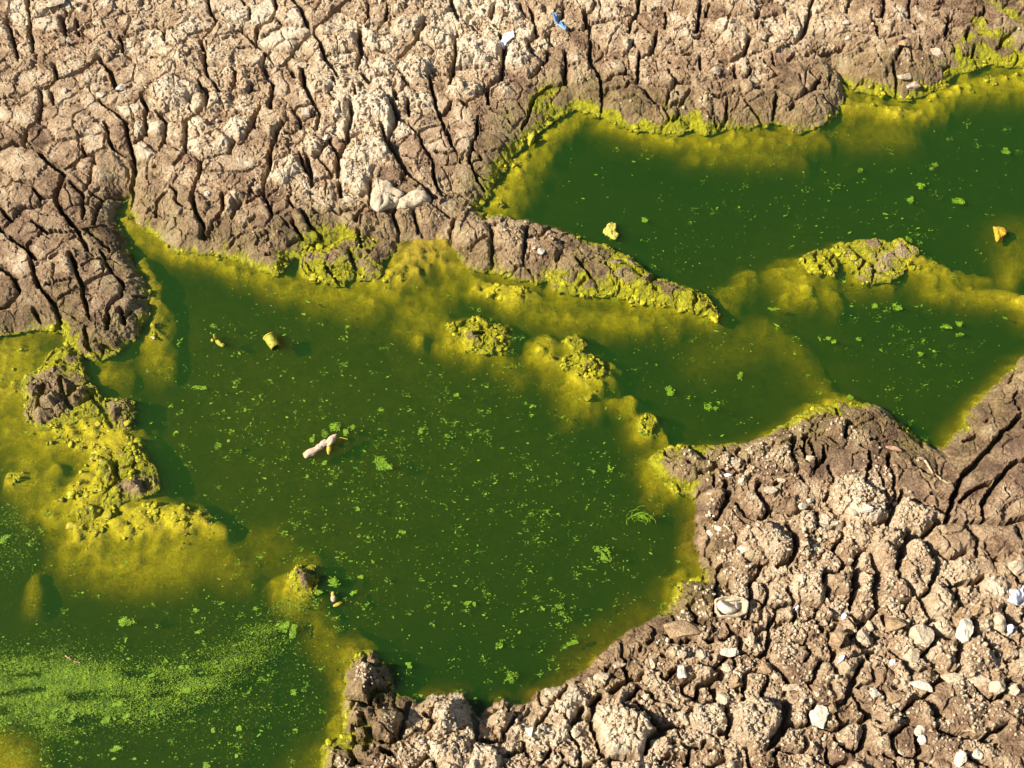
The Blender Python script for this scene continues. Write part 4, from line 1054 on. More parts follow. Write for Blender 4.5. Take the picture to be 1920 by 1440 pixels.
for (x, y, w, h, m_, lab_, kw) in [
    (150, 115, 80, 70, W_, 'chalk-white crumbly lump at the pond edge beside the big brown clod', {}),
    (205, 88, 58, 48, W_, 'smaller white crumb touching the chalk-white lump at the pond edge', {}),
    (345, 205, 84, 62, W_, 'cream lump lying on the big flat brown clod', {}),
    (745, 190, 36, 36, W_, 'tiny round white pebble right of the wide dark crack', dict(tall=.95)),
    (1575, 650, 110, 150, W_, 'tall upright white stone casting a long shadow', dict(tall=1.25)),
    (1775, 605, 90, 150, P_, 'pale upright block just below the white paper scrap', dict(tall=1.1)),
    (1190, 632, 112, 108, T_, 'round tan stone left of the tall upright white stone', dict(tall=.95)),
    (1008, 690, 100, 130, P_, 'pale oval stone standing left of the round tan stone', dict(tall=1.0)),
    (1050, 645, 48, 84, P_, 'narrow pale stone wedged behind the pale oval stone', {}),
    (1345, 700, 125, 190, P_, 'large pale cleft stone between the round tan stone and the tall white one', dict(tall=.9)),
    (870, 690, 110, 130, T_, 'angular tan stone left of the pale oval stone', dict(tall=1.0)),
    (1285, 800, 104, 90, P_, 'pale lump just below the large cleft stone', {}),
    (1345, 960, 144, 88, W_, 'wide white flat-topped stone, first in the row across the right', {}),
    (1520, 930, 140, 96, P_, 'pale jagged stone second in the row across the right', {}),
    (1645, 940, 160, 80, P_, 'long pale stone third in the row across the right', dict(rot=-15)),
    (1770, 980, 100, 100, P_, 'squat pale stone fourth in the row across the right', dict(tall=.9)),
    (1868, 1000, 88, 78, P_, 'pale stone ending the row at the right edge', {}),
    (1070, 1010, 90, 82, W_, 'white angular pebble above the flat tan stone', {}),
    (1190, 1040, 132, 70, T_, 'flat tan stone left of the stone row', dict(tall=.5)),
    (757, 1145, 120, 150, W_, 'white pointed stone beside the wide black crack', dict(tall=1.0)),
    (832, 1105, 72, 80, T_, 'tan chip leaning on the white pointed stone', {}),
    (282, 980, 112, 70, T_, 'flat tan pebble with pointed ends above the pale upright pebble', dict(tall=.5)),
    (225, 1050, 78, 100, P_, 'pale upright pebble below the flat pointed pebble', {}),
    (600, 985, 122, 56, P_, 'smooth oval pale pebble lying on its side', dict(tall=.7)),
    (520, 920, 70, 52, P_, 'small pale pebble above the smooth oval one', {}),
    (470, 880, 80, 92, T_, 'tan pointed stone at the crack above the small pale pebble', {}),
    (1560, 1375, 72, 104, W_, 'white upright half of the split stone at the bottom edge', dict(tall=1.0)),
    (1650, 1362, 90, 80, W_, 'white right half of the split stone at the bottom edge', {}),
    (1905, 1395, 60, 70, W_, 'white stone in the bottom right corner', {}),
    (1335, 1225, 84, 90, W_, 'white crumbly stone above the deep bottom crack', {}),
    (1350, 1275, 60, 60, W_, 'small white lump under the white crumbly stone', {}),
    (270, 1412, 60, 62, P_, 'pale stone cut by the bottom edge below the biggest clod', {}),
    (1868, 300, 104, 110, P_, 'smooth rounded pale lump at the right edge above the paper', dict(tall=.8)),
    (1905, 800, 60, 104, P_, 'pale stone half out of frame at the right edge', {}),
    (1650, 540, 112, 92, T_, 'sharp-edged tan stone left of the white paper scrap', dict(tall=.8)),
    (522, 560, 46, 80, P_, 'narrow pale pebble standing in the crumbs right of the hollow husk', {}),
    (440, 575, 74, 70, P_, 'pale crumbly pebble close right of the hollow husk', {}),
    (240, 865, 60, 78, P_, 'pale pebble under the ragged white lump', {}),
    (250, 805, 120, 60, W_, 'ragged white lump with a dark hollow below it', dict(rough_=.25)),
    (100, 800, 60, 60, P_, 'pale pebble below the big orange-tan stone', {}),
    (380, 712, 50, 92, P_, 'narrow pale splinter of stone below the hollow husk', {}),
    (1210, 750, 64, 60, P_, 'pale chip between the pale oval stone and the lump below the cleft stone', {}),
    (890, 1295, 42, 36, W_, 'little white pebble on the ridge near the bottom edge', {}),
    (1222, 1350, 34, 40, W_, 'lone little white pebble left of the deep bottom crack', {}),
    (1520, 765, 44, 44, P_, 'pale pebble on the brown clod under the tall white stone', {}),
    (1200, 1085, 56, 46, P_, 'pale chip just below the flat tan stone', {}),
    (940, 268, 36, 30, P_, 'small pale pebble on the middle of the three tall clods', {}),
    (862, 288, 44, 38, W_, 'white pebble on the top of the left tall clod', {}),
]:
    px, py = g(x, y)
    stone(px, py, w / 3, h / 3, m_, lab_, group=GN, **kw)
g = C(960, 960)
for (x, y, w, h, m_, lab_, kw) in [
    (965, 655, 256, 136, T_, 'big smooth orange-tan stone at the water edge', dict(tall=.8, rough_=.05)),
    (952, 895, 72, 92, W_, 'white wedge-shaped stone with a sharp shadow left of the crumbly rise', dict(tall=1.0)),
    (790, 840, 50, 92, P_, 'narrow pale stone standing in the crumbs nearest the green shore', {}),
    (950, 792, 62, 60, P_, 'pale pebble above the white wedge-shaped stone', {}),
    (1058, 800, 52, 82, P_, 'pale upright pebble right above the white wedge-shaped stone', {}),
    (104, 1228, 60, 72, W_, 'white upright stone low down near the bottom clods', dict(tall=1.0)),
    (350, 1242, 72, 70, P_, 'pale knobbly stone below the cracked clod by the water', dict(rough_=.2)),
    (225, 1250, 60, 80, P_, 'pale stone between the white upright stone and the knobbly one', {}),
    (752, 1040, 50, 50, P_, 'round pale pebble above the large pale boulder clod', {}),
    (602, 862, 84, 62, P_, 'pale stone on the rim of the bank above the long water edge', {}),
    (500, 930, 100, 82, P_, 'pale crumbly stone lowest on the rim of the bank', dict(rough_=.18)),
    (970, 1165, 60, 72, P_, 'pale pebble amid brown clods near the bottom centre', {}),
    (1180, 980, 40, 40, P_, 'small pale pebble between bottom centre clods', {}),
]:
    px, py = g(x, y)
    stone(px, py, w / 3, h / 3, m_, lab_, group=GN, **kw)
g = C(1280, 780)
for (x, y, w, h, m_, lab_, kw) in [
    (705, 245, 66, 54, P_, 'pale lump at the left edge of the smooth olive plates', {}),
    (330, 365, 44, 52, P_, 'pale pebble right of the brown knob by the pond corner', {}),
    (365, 318, 40, 62, P_, 'pale upright chip above the crumbs by the pond corner', {}),
    (552, 356, 66, 44, P_, 'pale twisted lump between the dark clods', dict(rough_=.22)),
    (665, 503, 62, 62, W_, 'white knobbly stone left of the white crumbly rise', dict(rough_=.18)),
    (712, 474, 52, 42, W_, 'white chip leaning on the white knobbly stone', {}),
    (490, 415, 84, 56, P_, 'pale slanted flake of stone on the brown clod', dict(tall=.4)),
    (550, 205, 52, 46, P_, 'small pale stone on the knobbly clod at the shore', {}),
    (720, 610, 60, 70, P_, 'pale ragged stone below the white knobbly stone', dict(rough_=.25)),
    (1190, 495, 40, 44, P_, 'pale pebble on the brown clod right of the white crumbly rise', {}),
    (1030, 520, 70, 60, W_, 'whitest lump in the white crumbly rise', dict(rough_=.2)),
    (960, 540, 60, 50, P_, 'pale lump left of the whitest lump in the crumbly rise', dict(rough_=.2)),
]:
    px, py = g(x, y)
    stone(px, py, w / 3, h / 3, m_, lab_, group=GN, **kw)
g = C(0, 0)
for (x, y, w, h, m_, lab_, kw) in [
    (380, 240, 56, 62, W_, 'smooth white pebble under the short crack, top left', {}),
    (340, 62, 124, 86, P_, 'broad smooth pale stone near the top left edge', dict(tall=.45)),
    (460, 62, 54, 52, P_, 'small round pale stone right of the broad smooth one', {}),
    (685, 492, 62, 62, W_, 'white angular pebble at the end of a wide crack', {}),
    (362, 515, 46, 42, W_, 'small white pebble above the big smooth mud plate', {}),
    (568, 535, 54, 42, W_, 'white chip between the small white pebble and the white angular one', {}),
    (1522, 450, 34, 44, W_, 'greyish white pebble in the crack below the white plate', {}),
    (1695, 370, 74, 52, P_, 'thin pale flake right below the white plate', dict(tall=.35)),
    (1165, 1090, 64, 42, W_, 'white lumpy fleck on smooth mud above the green shore', dict(rough_=.25)),
    (1840, 770, 54, 42, W_, 'white angular stone right of the cream block with ring pips', {}),
    (1300, 150, 48, 50, P_, 'pale knob left of the white plate', {}),
    (830, 255, 54, 52, P_, 'pale round pebble above the tall dark-sided clod', {}),
    (770, 130, 44, 36, P_, 'pale chip near the top edge between two cracks', {}),
]:
    px, py = g(x, y)
    stone(px, py, w / 3, h / 3, m_, lab_, group=GF, **kw)
for (px, py, w, h, m_, lab_, kw) in [
    (1013, 470, 18, 14, W_, 'white chip stuck in the ridge clod', {}),
    (1755, 97, 36, 22, K_, 'pinkish white stone on the wet mud, top right', dict(tall=.7)),
    (1690, 97, 30, 24, T_, 'tan angular stone left of the pinkish white stone', {}),
    (1713, 160, 32, 20, K_, 'pinkish stone at the shore below the tan angular stone', {}),
    (1695, 143, 28, 22, P_, 'pale stone touching the pinkish stone at the shore', {}),
    (1586, 84, 12, 11, W_, 'tiny white pebble left of the slimy inlet, top right', {}),
    (1585, 42, 18, 16, W_, 'white chip on the pale round clod, top right', {}),
    (1340, 133, 22, 20, P_, 'pale knob on brown clods above the far shore', {}),
    (995, 262, 16, 26, M_CUP, 'slimy yellow block standing in the water by the far shore', dict(tall=1.5, sink=.12)),
    (50, 775, 3, 3, P_, '', {}),
][:-1]:
    stone(px, py, w, h, m_, lab_, group=GF, **kw)

# ---- thin sheets and slabs from an outline
GBL = blur(GROUND, 10)
def sheet(name, outline, mat, thick, label, cat, lift=0.002, wob=0.002, floor_=None, group=None, tilt=(0, 0), parent=None, seed=0, rings=5, drape=0.6):
    cxp = sum(p[0] for p in outline) / len(outline); cyp = sum(p[1] for p in outline) / len(outline)
    if floor_ is None:
        zc = on_ground(cxp, cyp)[2]
    else:
        zc = floor_
    ox_, oy_ = ground([p[0] for p in outline], [p[1] for p in outline], zc)
    x0, y0 = ground(cxp, cyp, zc)
    # densify the outline
    pts = []
    n = len(outline)
    for i in range(n):
        for q in range(4):
            t = q / 4.0
            pts.append((ox_[i] + (ox_[(i + 1) % n] - ox_[i]) * t - x0, oy_[i] + (oy_[(i + 1) % n] - oy_[i]) * t - y0))
    pts = np.array(pts); m = len(pts)
    rs = np.random.default_rng(seed + 5)
    pts *= (1 + rs.normal(0, 0.025, m))[:, None]
    top = [np.zeros((1, 2))] + [pts * (k / rings) for k in range(1, rings + 1)]
    P2 = np.concatenate(top)
    zz = wob * (2.0 * perlin(P2[:, 0] / 0.011 + seed * 3.1, P2[:, 1] / 0.011 + 1.7, seed % 9) + perlin(P2[:, 0] / 0.004 + seed, P2[:, 1] / 0.004, 3 + seed % 5))
    zz = zz + tilt[0] * P2[:, 0] + tilt[1] * P2[:, 1]
    if floor_ is None:
        gz = np.maximum(sample(GBL, P2[:, 0] + x0, P2[:, 1] + y0), sample(GROUND, P2[:, 0] + x0, P2[:, 1] + y0)) - zc
        zz = zz + np.maximum(drape * gz, gz - 0.001)
    zz = zz + lift
    nb_ = len(P2)
    edge_drop = np.concatenate([[0.0]] + [np.full(m, 0.25 * thick * (k / rings) ** 4) for k in range(1, rings + 1)])
    co = np.concatenate([np.c_[P2, zz + thick - edge_drop], np.c_[P2, zz]])
    tris = []
    for q in range(m):
        tris.append((0, 1 + q, 1 + (q + 1) % m))
    for k in range(rings - 1):
        a = 1 + k * m; b = 1 + (k + 1) * m
        for q in range(m):
            q1 = (q + 1) % m
            tris += [(a + q, b + q, b + q1), (a + q, b + q1, a + q1)]
    bot = [(c + nb_, b + nb_, a + nb_) for a, b, c in tris]
    e = 1 + (rings - 1) * m
    side = []
    for q in range(m):
        q1 = (q + 1) % m
        side += [(e + q1, e + q, e + q + nb_), (e + q1, e + q + nb_, e + q1 + nb_)]
    f = np.array(tris + bot + side)
    # orient
    me = mesh_np(name, co, f, mat, True)
    bm = bmesh.new(); bm.from_mesh(me); bmesh.ops.recalc_face_normals(bm, faces=bm.faces); bm.to_mesh(me); bm.free()
    o = link(name, me, (x0, y0, zc))
    tag(o, label, cat, group)
    return o
def oc(ox, oy, sc_, pts):
    return [(ox + x / sc_, oy + y / sc_) for x, y in pts]
sheet('mud_slab', oc(480, 0, 3, [(650, 1165), (640, 1130), (652, 1080), (665, 1040), (690, 1020), (760, 1040), (830, 1095), (800, 1140), (720, 1180), (690, 1197)]), M_STONE_PALE, 0.016, 'large pale slab of dried mud at the root of the ridge', 'mud slab', lift=-0.004, wob=0.0022, seed=51, tilt=(0.0, -0.12))
sheet('mud_slab', oc(480, 0, 3, [(790, 1168), (828, 1118), (880, 1090), (950, 1098), (982, 1138), (900, 1162), (830, 1177)]), M_STONE_PALE, 0.016, 'narrower pale slab right of the large pale slab', 'mud slab', lift=-0.004, wob=0.0022, seed=52, tilt=(0.05, -0.12))
sheet('paper_scrap', oc(1840, 1080, 12, [(480, 480), (740, 470), (790, 360), (870, 320), (950, 380), (930, 500), (1010, 530), (1060, 640), (1010, 800), (940, 910), (880, 900), (820, 830), (740, 800), (640, 770), (560, 740), (470, 690)]), M_PAPER, 0.0012,
      'torn white paper scrap at the right edge among the stones', 'paper', lift=0.006, wob=0.0012, seed=1)
sheet('paper_scrap', oc(1840, 1080, 12, [(560, 1140), (620, 1100), (690, 1140), (740, 1180), (700, 1210), (680, 1290), (620, 1320), (580, 1230)]), M_PAPER, 0.0012, 'small white paper scrap under the larger torn one', 'paper', lift=0.006, wob=0.001, seed=2)
sheet('paper_scrap', oc(480, 0, 3, [(1365, 235), (1385, 205), (1420, 192), (1450, 200), (1455, 225), (1425, 240), (1400, 255), (1370, 258)]), M_PAPER, 0.0014, 'crumpled white scrap on a rough clod, top centre', 'paper', lift=0.006, wob=0.002, seed=3)
sheet('plastic_scrap', oc(1000, 20, 19.2, [(690, 400), (760, 330), (860, 380), (960, 470), (1060, 580), (1150, 690), (1230, 780), (1140, 850), (1040, 790), (940, 720), (820, 600), (730, 500)]), M_BLUE, 0.0016, 'bright blue strip of plastic on dry mud, top centre', 'plastic scrap', lift=0.006, wob=0.001, seed=4)
for q, (x, y, lb_) in enumerate([(1280 + 905 / 3, 960 + 590 / 3, 'tiny white paper fleck below the tall narrow clods'), (1280 + 620 / 3, 960 + 570 / 3, 'small bluish white fleck right of the hollow husk'),
                                 (1280 + 1175 / 3, 960 + 848 / 3, 'white fleck on the pale clod left of the stone row'), (1280 + 850 / 3, 960 + 878 / 3, 'tiny white fleck under the dark square clod')]):
    sheet('paper_fleck', [(x - 5, y - 2), (x, y - 6), (x + 5, y - 2), (x + 3, y + 5), (x - 3, y + 6)], M_PAPER, 0.0012, lb_, 'paper', lift=0.004, wob=0.001, seed=10 + q, rings=3)
sheet('foam_lump', oc(1100, 390, 18, [(540, 800), (600, 720), (680, 620), (740, 520), (850, 485), (1000, 530), (1000, 680), (990, 800), (1080, 900), (1020, 1040), (940, 1075), (850, 1030), (760, 940), (640, 900)]),
      M_FOAM, 0.007, 'ragged pale yellow lump floating in the far water', 'foam', lift=-0.004, wob=0.0016, floor_=0.0, seed=21)
sheet('foam_lump', oc(1280, 0, 3, [(1745, 1280), (1780, 1275), (1805, 1285), (1822, 1300), (1820, 1320), (1800, 1332), (1785, 1345), (1770, 1362), (1760, 1350), (1755, 1320)]), M_FOAM2, 0.009, 'orange-yellow lump floating by the right edge', 'foam', lift=-0.0035, wob=0.0018, floor_=0.0, seed=22)
sheet('dead_leaf', oc(1280, 780, 3, [(1135, 178), (1155, 172), (1185, 176), (1212, 186), (1230, 202), (1222, 210), (1195, 206), (1165, 196), (1145, 188)]), M_LEAF, 0.0010, 'pinkish brown dead leaf on the smooth olive plates', 'leaf', lift=0.004, wob=0.0006, seed=23)
sheet('bark_chip', oc(1280, 780, 3, [(232, 332), (262, 322), (282, 326), (280, 338), (258, 346), (238, 345)]), M_PAPER, 0.0012, 'white chip by the brown knob at the pond corner', 'chip', lift=0.004, wob=0.0006, seed=24)
sheet('bark_chip', oc(0, 480, 3, [(850, 452), (862, 448), (875, 462), (868, 470), (856, 464)]), M_HUSK, 0.002, 'tiny pale chip floating by the left shore', 'chip', lift=-0.0005, wob=0.0003, floor_=0.0, seed=25, rings=3)

# ---- cream block with ring pips
def block():
    px, py = 574.5, 215.0
    x, y, z = on_ground(px, py)
    k = mm_px(x, y, z)
    root = bpy.data.objects.new('pip_block', None); root.location = (x, y, z + 0.001); root.rotation_euler = (0, 0, R(4)); root.empty_display_size = 0.01
    col_main.objects.link(root)
    tag(root, 'small cream square block with ring pips lying on the far mud', 'block')
    bm = bmesh.new(); bmesh.ops.create_cube(bm, size=1.0)
    w, d, h = 15 * k, 17 * k, 0.012
    for v in bm.verts: v.co = Vector((v.co.x * w, v.co.y * d, (v.co.z + 0.5) * h))
    bmesh.ops.bevel(bm, geom=list(bm.edges), offset=0.0014, segments=2, affect='EDGES')
    me = bpy.data.meshes.new('body'); bm.to_mesh(me); bm.free(); me.materials.append(M_TILE)
    link('body', me, (0, 0, 0), root)
    nseg, rt, rr = 14, 0.0019, 0.0005
    tv, tf = [], []
    for i in range(nseg):
        for j in range(5):
            a = 2 * math.pi * i / nseg; b = 2 * math.pi * j / 5
            tv.append(((rt + rr * math.cos(b)) * math.cos(a), (rt + rr * math.cos(b)) * math.sin(a), rr * math.sin(b)))
            tf.append((i * 5 + j, ((i + 1) % nseg) * 5 + j, ((i + 1) % nseg) * 5 + (j + 1) % 5, i * 5 + (j + 1) % 5))
    rm = mesh_np('pip', np.array(tv), np.array(tf), M_PIP)
    for qx in (-1, 1):
        for qy in (-1, 0, 1):
            link('pip', rm, (qx * w * 0.27, qy * d * 0.29, h + 0.0002), root)
block()

# ---- tubes (twigs, stalks)
def tube_mesh(name, pts, radii, mat, seg=7):
    pts = [Vector(p) for p in pts]
    co, fcs = [], []
    for i, p in enumerate(pts):
        t = (pts[min(i + 1, len(pts) - 1)] - pts[max(i - 1, 0)]).normalized()
        u = t.orthogonal().normalized(); w = t.cross(u)
        for j in range(seg):
            a = 2 * math.pi * j / seg
            co.append(p + (u * math.cos(a) + w * math.sin(a)) * radii[i])
    for i in range(len(pts) - 1):
        for j in range(seg):
            fcs.append((i * seg + j, i * seg + (j + 1) % seg, (i + 1) * seg + (j + 1) % seg, (i + 1) * seg + j))
    return mesh_np(name, np.array([c[:] for c in co]), np.array(fcs), mat)
def twig(name, pts_px, r0, r1, mat, label, cat, lift=0.003, water_=False):
    P = []
    for q, (px, py) in enumerate(pts_px):
        if water_:
            x, y = ground(px, py, 0.0); z = lift
        else:
            x, y, z = on_ground(px, py); z += lift
        P.append(np.array([float(x), float(y), float(z)]))
    # densify with slight wander
    Q = []
    for a, b in zip(P, P[1:]):
        for t in np.linspace(0, 1, 5)[:-1]:
            Q.append(a + (b - a) * t + rng.normal(0, 0.0006, 3) * np.array([1, 1, 0.4]))
    Q.append(P[-1])
    if not water_:
        for p in Q: p[2] = max(p[2], float(sample(GROUND, p[0], p[1])) + lift * 0.6)
    c = Q[0].copy()
    rad = np.linspace(r0, r1, len(Q))
    return tag(link(name, tube_mesh(name, [p - c for p in Q], rad, mat), tuple(c)), label, cat)
twig('twig', [(122, 1230), (130, 1235), (140, 1240), (151, 1243)], 0.0016, 0.0008, M_TWIG, 'thin brown twig floating above the green scum, lower left', 'twig', lift=0.0008, water_=True)
twig('root', [(1718, 868), (1722, 862), (1732, 862), (1738, 872), (1745, 885), (1760, 897), (1775, 908), (1790, 918)], 0.0032, 0.0010, M_STRAW, 'pale curled root lying across the smooth olive plates', 'root', lift=0.003)
twig('straw', [(1801, 1373), (1815, 1379), (1826, 1378), (1838, 1374)], 0.0010, 0.0006, M_STRAW, 'thin pale straw near the bottom right', 'straw', lift=0.006)
twig('straw', [(1478, 1378), (1486, 1386), (1495, 1394)], 0.0009, 0.0005, M_STRAW, 'short straw in the black crack at the bottom', 'straw', lift=0.012)
twig('straw', [(1381, 1253), (1387, 1257), (1392, 1260)], 0.0010, 0.0008, M_STRAW, 'short straw below the ragged white lump', 'straw', lift=0.004)
twig('straw', [(1720, 66), (1721, 76), (1722, 84)], 0.0009, 0.0006, M_STRAW, 'short upright straw on the wet mud, top right', 'straw', lift=0.004)
twig('straw', [(1460, 845), (1440, 866), (1425, 868)], 0.0009, 0.0006, M_STRAW, 'thin stem between the dark clods by the shore', 'straw', lift=0.006)

# ---- blobby floating things
def blob(name, px, py, z, dims_px, ang, mat, parent, org, seed, rough_=0.05, tiltv=0.0, taper=0.0):
    rough_ = rough_ * 2.2
    x, y = ground(px, py, z); k = mm_px(x, y, 0)
    v = ICO3[0].copy()
    o = np.random.default_rng(seed).uniform(-9, 9, 3)
    nz = np.array([mnoise.fractal(Vector(p * 1.6 + o), 1.0, 2.0, 3) for p in v])
    v = v * (1 + rough_ * nz)[:, None]
    v[:, 1:] *= (1 - taper * v[:, 0])[:, None]
    v = v * np.array(dims_px) * 0.5 * k
    a = math.radians(ang)
    ct, st = math.cos(tiltv), math.sin(tiltv)
    v = v @ np.array([[ct, 0, st], [0, 1, 0], [-st, 0, ct]])
    v = v @ np.array([[math.cos(a), -math.sin(a), 0], [math.sin(a), math.cos(a), 0], [0, 0, 1]]).T
    return link(name, mesh_np(name, v, ICO3[1], mat), (float(x) - org[0], float(y) - org[1], z - org[2]), parent)
def root_at(name, px, py, label, cat):
    x, y = ground(px, py, 0.0)
    e = bpy.data.objects.new(name, None); e.location = (float(x), float(y), 0); e.empty_display_size = 0.01
    col_main.objects.link(e); tag(e, label, cat)
    return e, (float(x), float(y), 0.0)
e, o0 = root_at('floating_husk', 600, 836, 'pale pinkish jointed husk floating in the middle of the main pond', 'husk')
blob('segment', 586, 847, 0.002, (36, 14, 10), 30, M_HUSK, e, o0, 31, .14, taper=.2)
blob('segment', 598, 838, 0.003, (20, 13, 9), 30, M_HUSK, e, o0, 32, .16)
blob('segment', 607, 831, 0.004, (18, 14, 10), 40, M_HUSK, e, o0, 33, .16)
blob('segment', 621, 825, 0.005, (27, 15, 12), 52, M_HUSK, e, o0, 34, .14, taper=.2)
blob('segment', 574, 852, -0.001, (13, 13, 9), 30, M_HUSKY, e, o0, 35, .1)
blob('stub', 617, 842, -0.001, (9, 24, 9), 0, M_HUSKY, e, o0, 36, .08)
x, y = ground(np.array([630, 640, 652]), np.array([822, 821, 824]), 0.0)
tube = link('stalk', tube_mesh('stalk', [(x[q] - o0[0], y[q] - o0[1], 0.001) for q in range(3)], [0.0012, 0.0009, 0.0005], M_HUSKY), (0, 0, 0), e)
e, o0 = root_at('floating_pod', 409, 640, 'small yellow pod with an upright stub, floating left of the slimed cup', 'pod')
blob('stub', 403, 631, 0.008, (6, 6, 15), 0, M_HUSKY, e, o0, 41, .1)
blob('shell', 411, 643, 0.000, (20, 9, 10), -42, M_CUP, e, o0, 42, .12)
blob('shell', 399, 638, 0.000, (8, 7, 7), 20, M_CUP, e, o0, 43, .12)
blob('shell', 418, 647, 0.001, (8, 7, 8), 60, M_CUP, e, o0, 44, .12)
e, o0 = root_at('floating_pod', 627, 1126, 'cream and yellow pod floating right of the small round islet', 'pod')
blob('shell', 625, 1122, 0.004, (10, 14, 11), 10, M_HUSK, e, o0, 45, .06)
blob('shell', 624, 1113, 0.003, (7, 9, 8), -20, M_HUSKY, e, o0, 46, .08)
blob('shell', 633, 1133, 0.000, (18, 7, 7), 25, M_HUSKY, e, o0, 47, .1)

def cup():
    e, o0 = root_at('slimed_cup', 511, 641, 'yellow slimed plastic cup lying half sunk in the main pond', 'cup')
    k = mm_px(o0[0], o0[1], 0)
    seg, n = 28, 9
    Rb, Rt, L, th = 11.5 * k, 9.2 * k, 27 * k, 0.0011
    def shell(name, r_of, l0, l1, mat, nn=n, rough_=0.0):
        co, fc = [], []
        prof = [(l0 + (l1 - l0) * i / (nn - 1), r_of(l0 + (l1 - l0) * i / (nn - 1))) for i in range(nn)]
        prof = prof + [(a, r - th) for a, r in reversed(prof)]
        m = len(prof)
        for i, (a, r) in enumerate(prof):
            for j in range(seg):
                t = 2 * math.pi * j / seg
                rr = r * (1 + rough_ * math.sin(3 * t + a * 300) + rough_ * math.sin(7 * t - a * 200) * .5)
                co.append((a, rr * math.cos(t), rr * math.sin(t)))
        for i in range(m):
            for j in range(seg):
                fc.append((i * seg + j, i * seg + (j + 1) % seg, ((i + 1) % m) * seg + (j + 1) % seg, ((i + 1) % m) * seg + j))
        return mesh_np(name, np.array(co), np.array(fc), mat)
    r_of = lambda a: Rb + (Rt - Rb) * (a / L)
    rot = (0, R(6), R(-58))
    loc = (-6.5 * k, 9.5 * k, 0.0035)
    link('wall', shell('wall', r_of, 0, L, M_CUP, rough_=0.02), loc, e, rot)
    link('rim', shell('rim', lambda a: Rb + 0.0008, -0.0012, 0.0012, M_HUSKY, 3), loc, e, rot)
    d = np.array([(0.002, (Rb - .001) * math.cos(t), (Rb - .001) * math.sin(t)) for t in np.linspace(0, 2 * math.pi, seg, endpoint=False)])
    link('base', mesh_np('base', d, np.array([list(range(seg))]), M_CUP, False), loc, e, rot)
cup()

# ---- hollow bleached husk at the near shore
def hollow_husk():
    px, py = 1369, 1143
    x, y, z = on_ground(px, py)
    k = mm_px(x, y, z)
    e = bpy.data.objects.new('hollow_husk', None); e.location = (x, y, z + 0.006); e.rotation_euler = (R(6), R(-4), 0); e.empty_display_size = 0.02
    col_main.objects.link(e); tag(e, 'bleached hollow husk with a raised rim beside the big orange-tan stone', 'husk')
    # shallow tray with a rounded rim
    n, m = 40, 8
    co = []; fc = []
    def outl(t, s):
        c, s_ = math.cos(t), math.sin(t)
        ex = 0.62
        return (31 * k * s * math.copysign(abs(c) ** ex, c), 19 * k * s * math.copysign(abs(s_) ** ex, s_))
    prof = [(0.0, 0.004), (0.5, 0.004), (0.78, 0.005), (0.86, 0.014), (0.93, 0.018), (1.0, 0.014), (1.02, 0.004), (1.0, -0.008)]
    for i, (s, h) in enumerate(prof):
        for j in range(n):
            t = 2 * math.pi * j / n
            xx, yy = outl(t, max(s, 0.01))
            wv = 1 + 0.05 * math.sin(3 * t + 1) + 0.03 * math.sin(8 * t)
            co.append((xx * wv, yy * wv, h + 0.0016 * math.sin(5 * t + i)))
    for i in range(len(prof) - 1):
        for j in range(n):
            fc.append((i * n + j, i * n + (j + 1) % n, (i + 1) * n + (j + 1) % n, (i + 1) * n + j))
    me = mesh_np('tray', np.array(co), np.array(fc), M_STONE_PALE)
    bm = bmesh.new(); bm.from_mesh(me); bmesh.ops.recalc_face_normals(bm, faces=bm.faces); bm.to_mesh(me); bm.free()
    link('tray', me, (0, 0, 0), e)
    v = rock_shape(901, ICO3, 3, .05) * np.array([20 * k, 15 * k, 15 * k])
    link('dome', mesh_np('dome', v, ICO3[1], M_STONE_WHITE), (-8.5 * k, 0.5 * k, 0.011), e)
    v = rock_shape(902, ICO3, 8, .08) * np.array([4.5 * k, 9 * k, 8 * k])
    link('flap', mesh_np('flap', v, ICO3[1], M_ASHSHELL), (11 * k, 0.5 * k, 0.008), e)
    v = rock_shape(903, ICO3, 8, .1) * np.array([21 * k, 7 * k, 8 * k])
    link('ridge', mesh_np('ridge', v, ICO3[1], M_STONE_PALE), (9 * k, 17 * k, 0.009), e, (0, 0, R(12)))
hollow_husk()

# ------------------------------------------------------------------ algae on the water
def flakes(px_list, sizes, zs, name, mat, nside=6, stretch=1.0, seed=0, org=None):
    rs = np.random.default_rng(seed)
    n = len(sizes)
    a = rs.uniform(0, 2 * np.pi, n)[:, None] + np.linspace(0, 2 * np.pi, nside, endpoint=False)[None, :]
    r = sizes[:, None] * rs.uniform(0.45, 1.1, (n, nside))
    th = rs.normal(0, 0.6, n)[:, None]
    el = rs.uniform(1.0, stretch, n)[:, None]
    ex = np.cos(a) * r * el; ey = np.sin(a) * r / np.sqrt(el)
    qx = ex * np.cos(th) - ey * np.sin(th); qy = ex * np.sin(th) + ey * np.cos(th)
    co = np.stack([px_list[0][:, None] + qx, px_list[1][:, None] + qy, zs[:, None] + rs.normal(0, 0.00015, (n, nside))], -1)
    top = co.reshape(-1, 3)
    if org is not None: top = top - np.array(org)
    idx = np.arange(n * nside).reshape(n, nside)
    return mesh_np(name, top, idx, mat, False)
def wet(x, y):
    return (sample(sd, x, y) < -0.008) & (sample(BED, x, y) < -0.005)
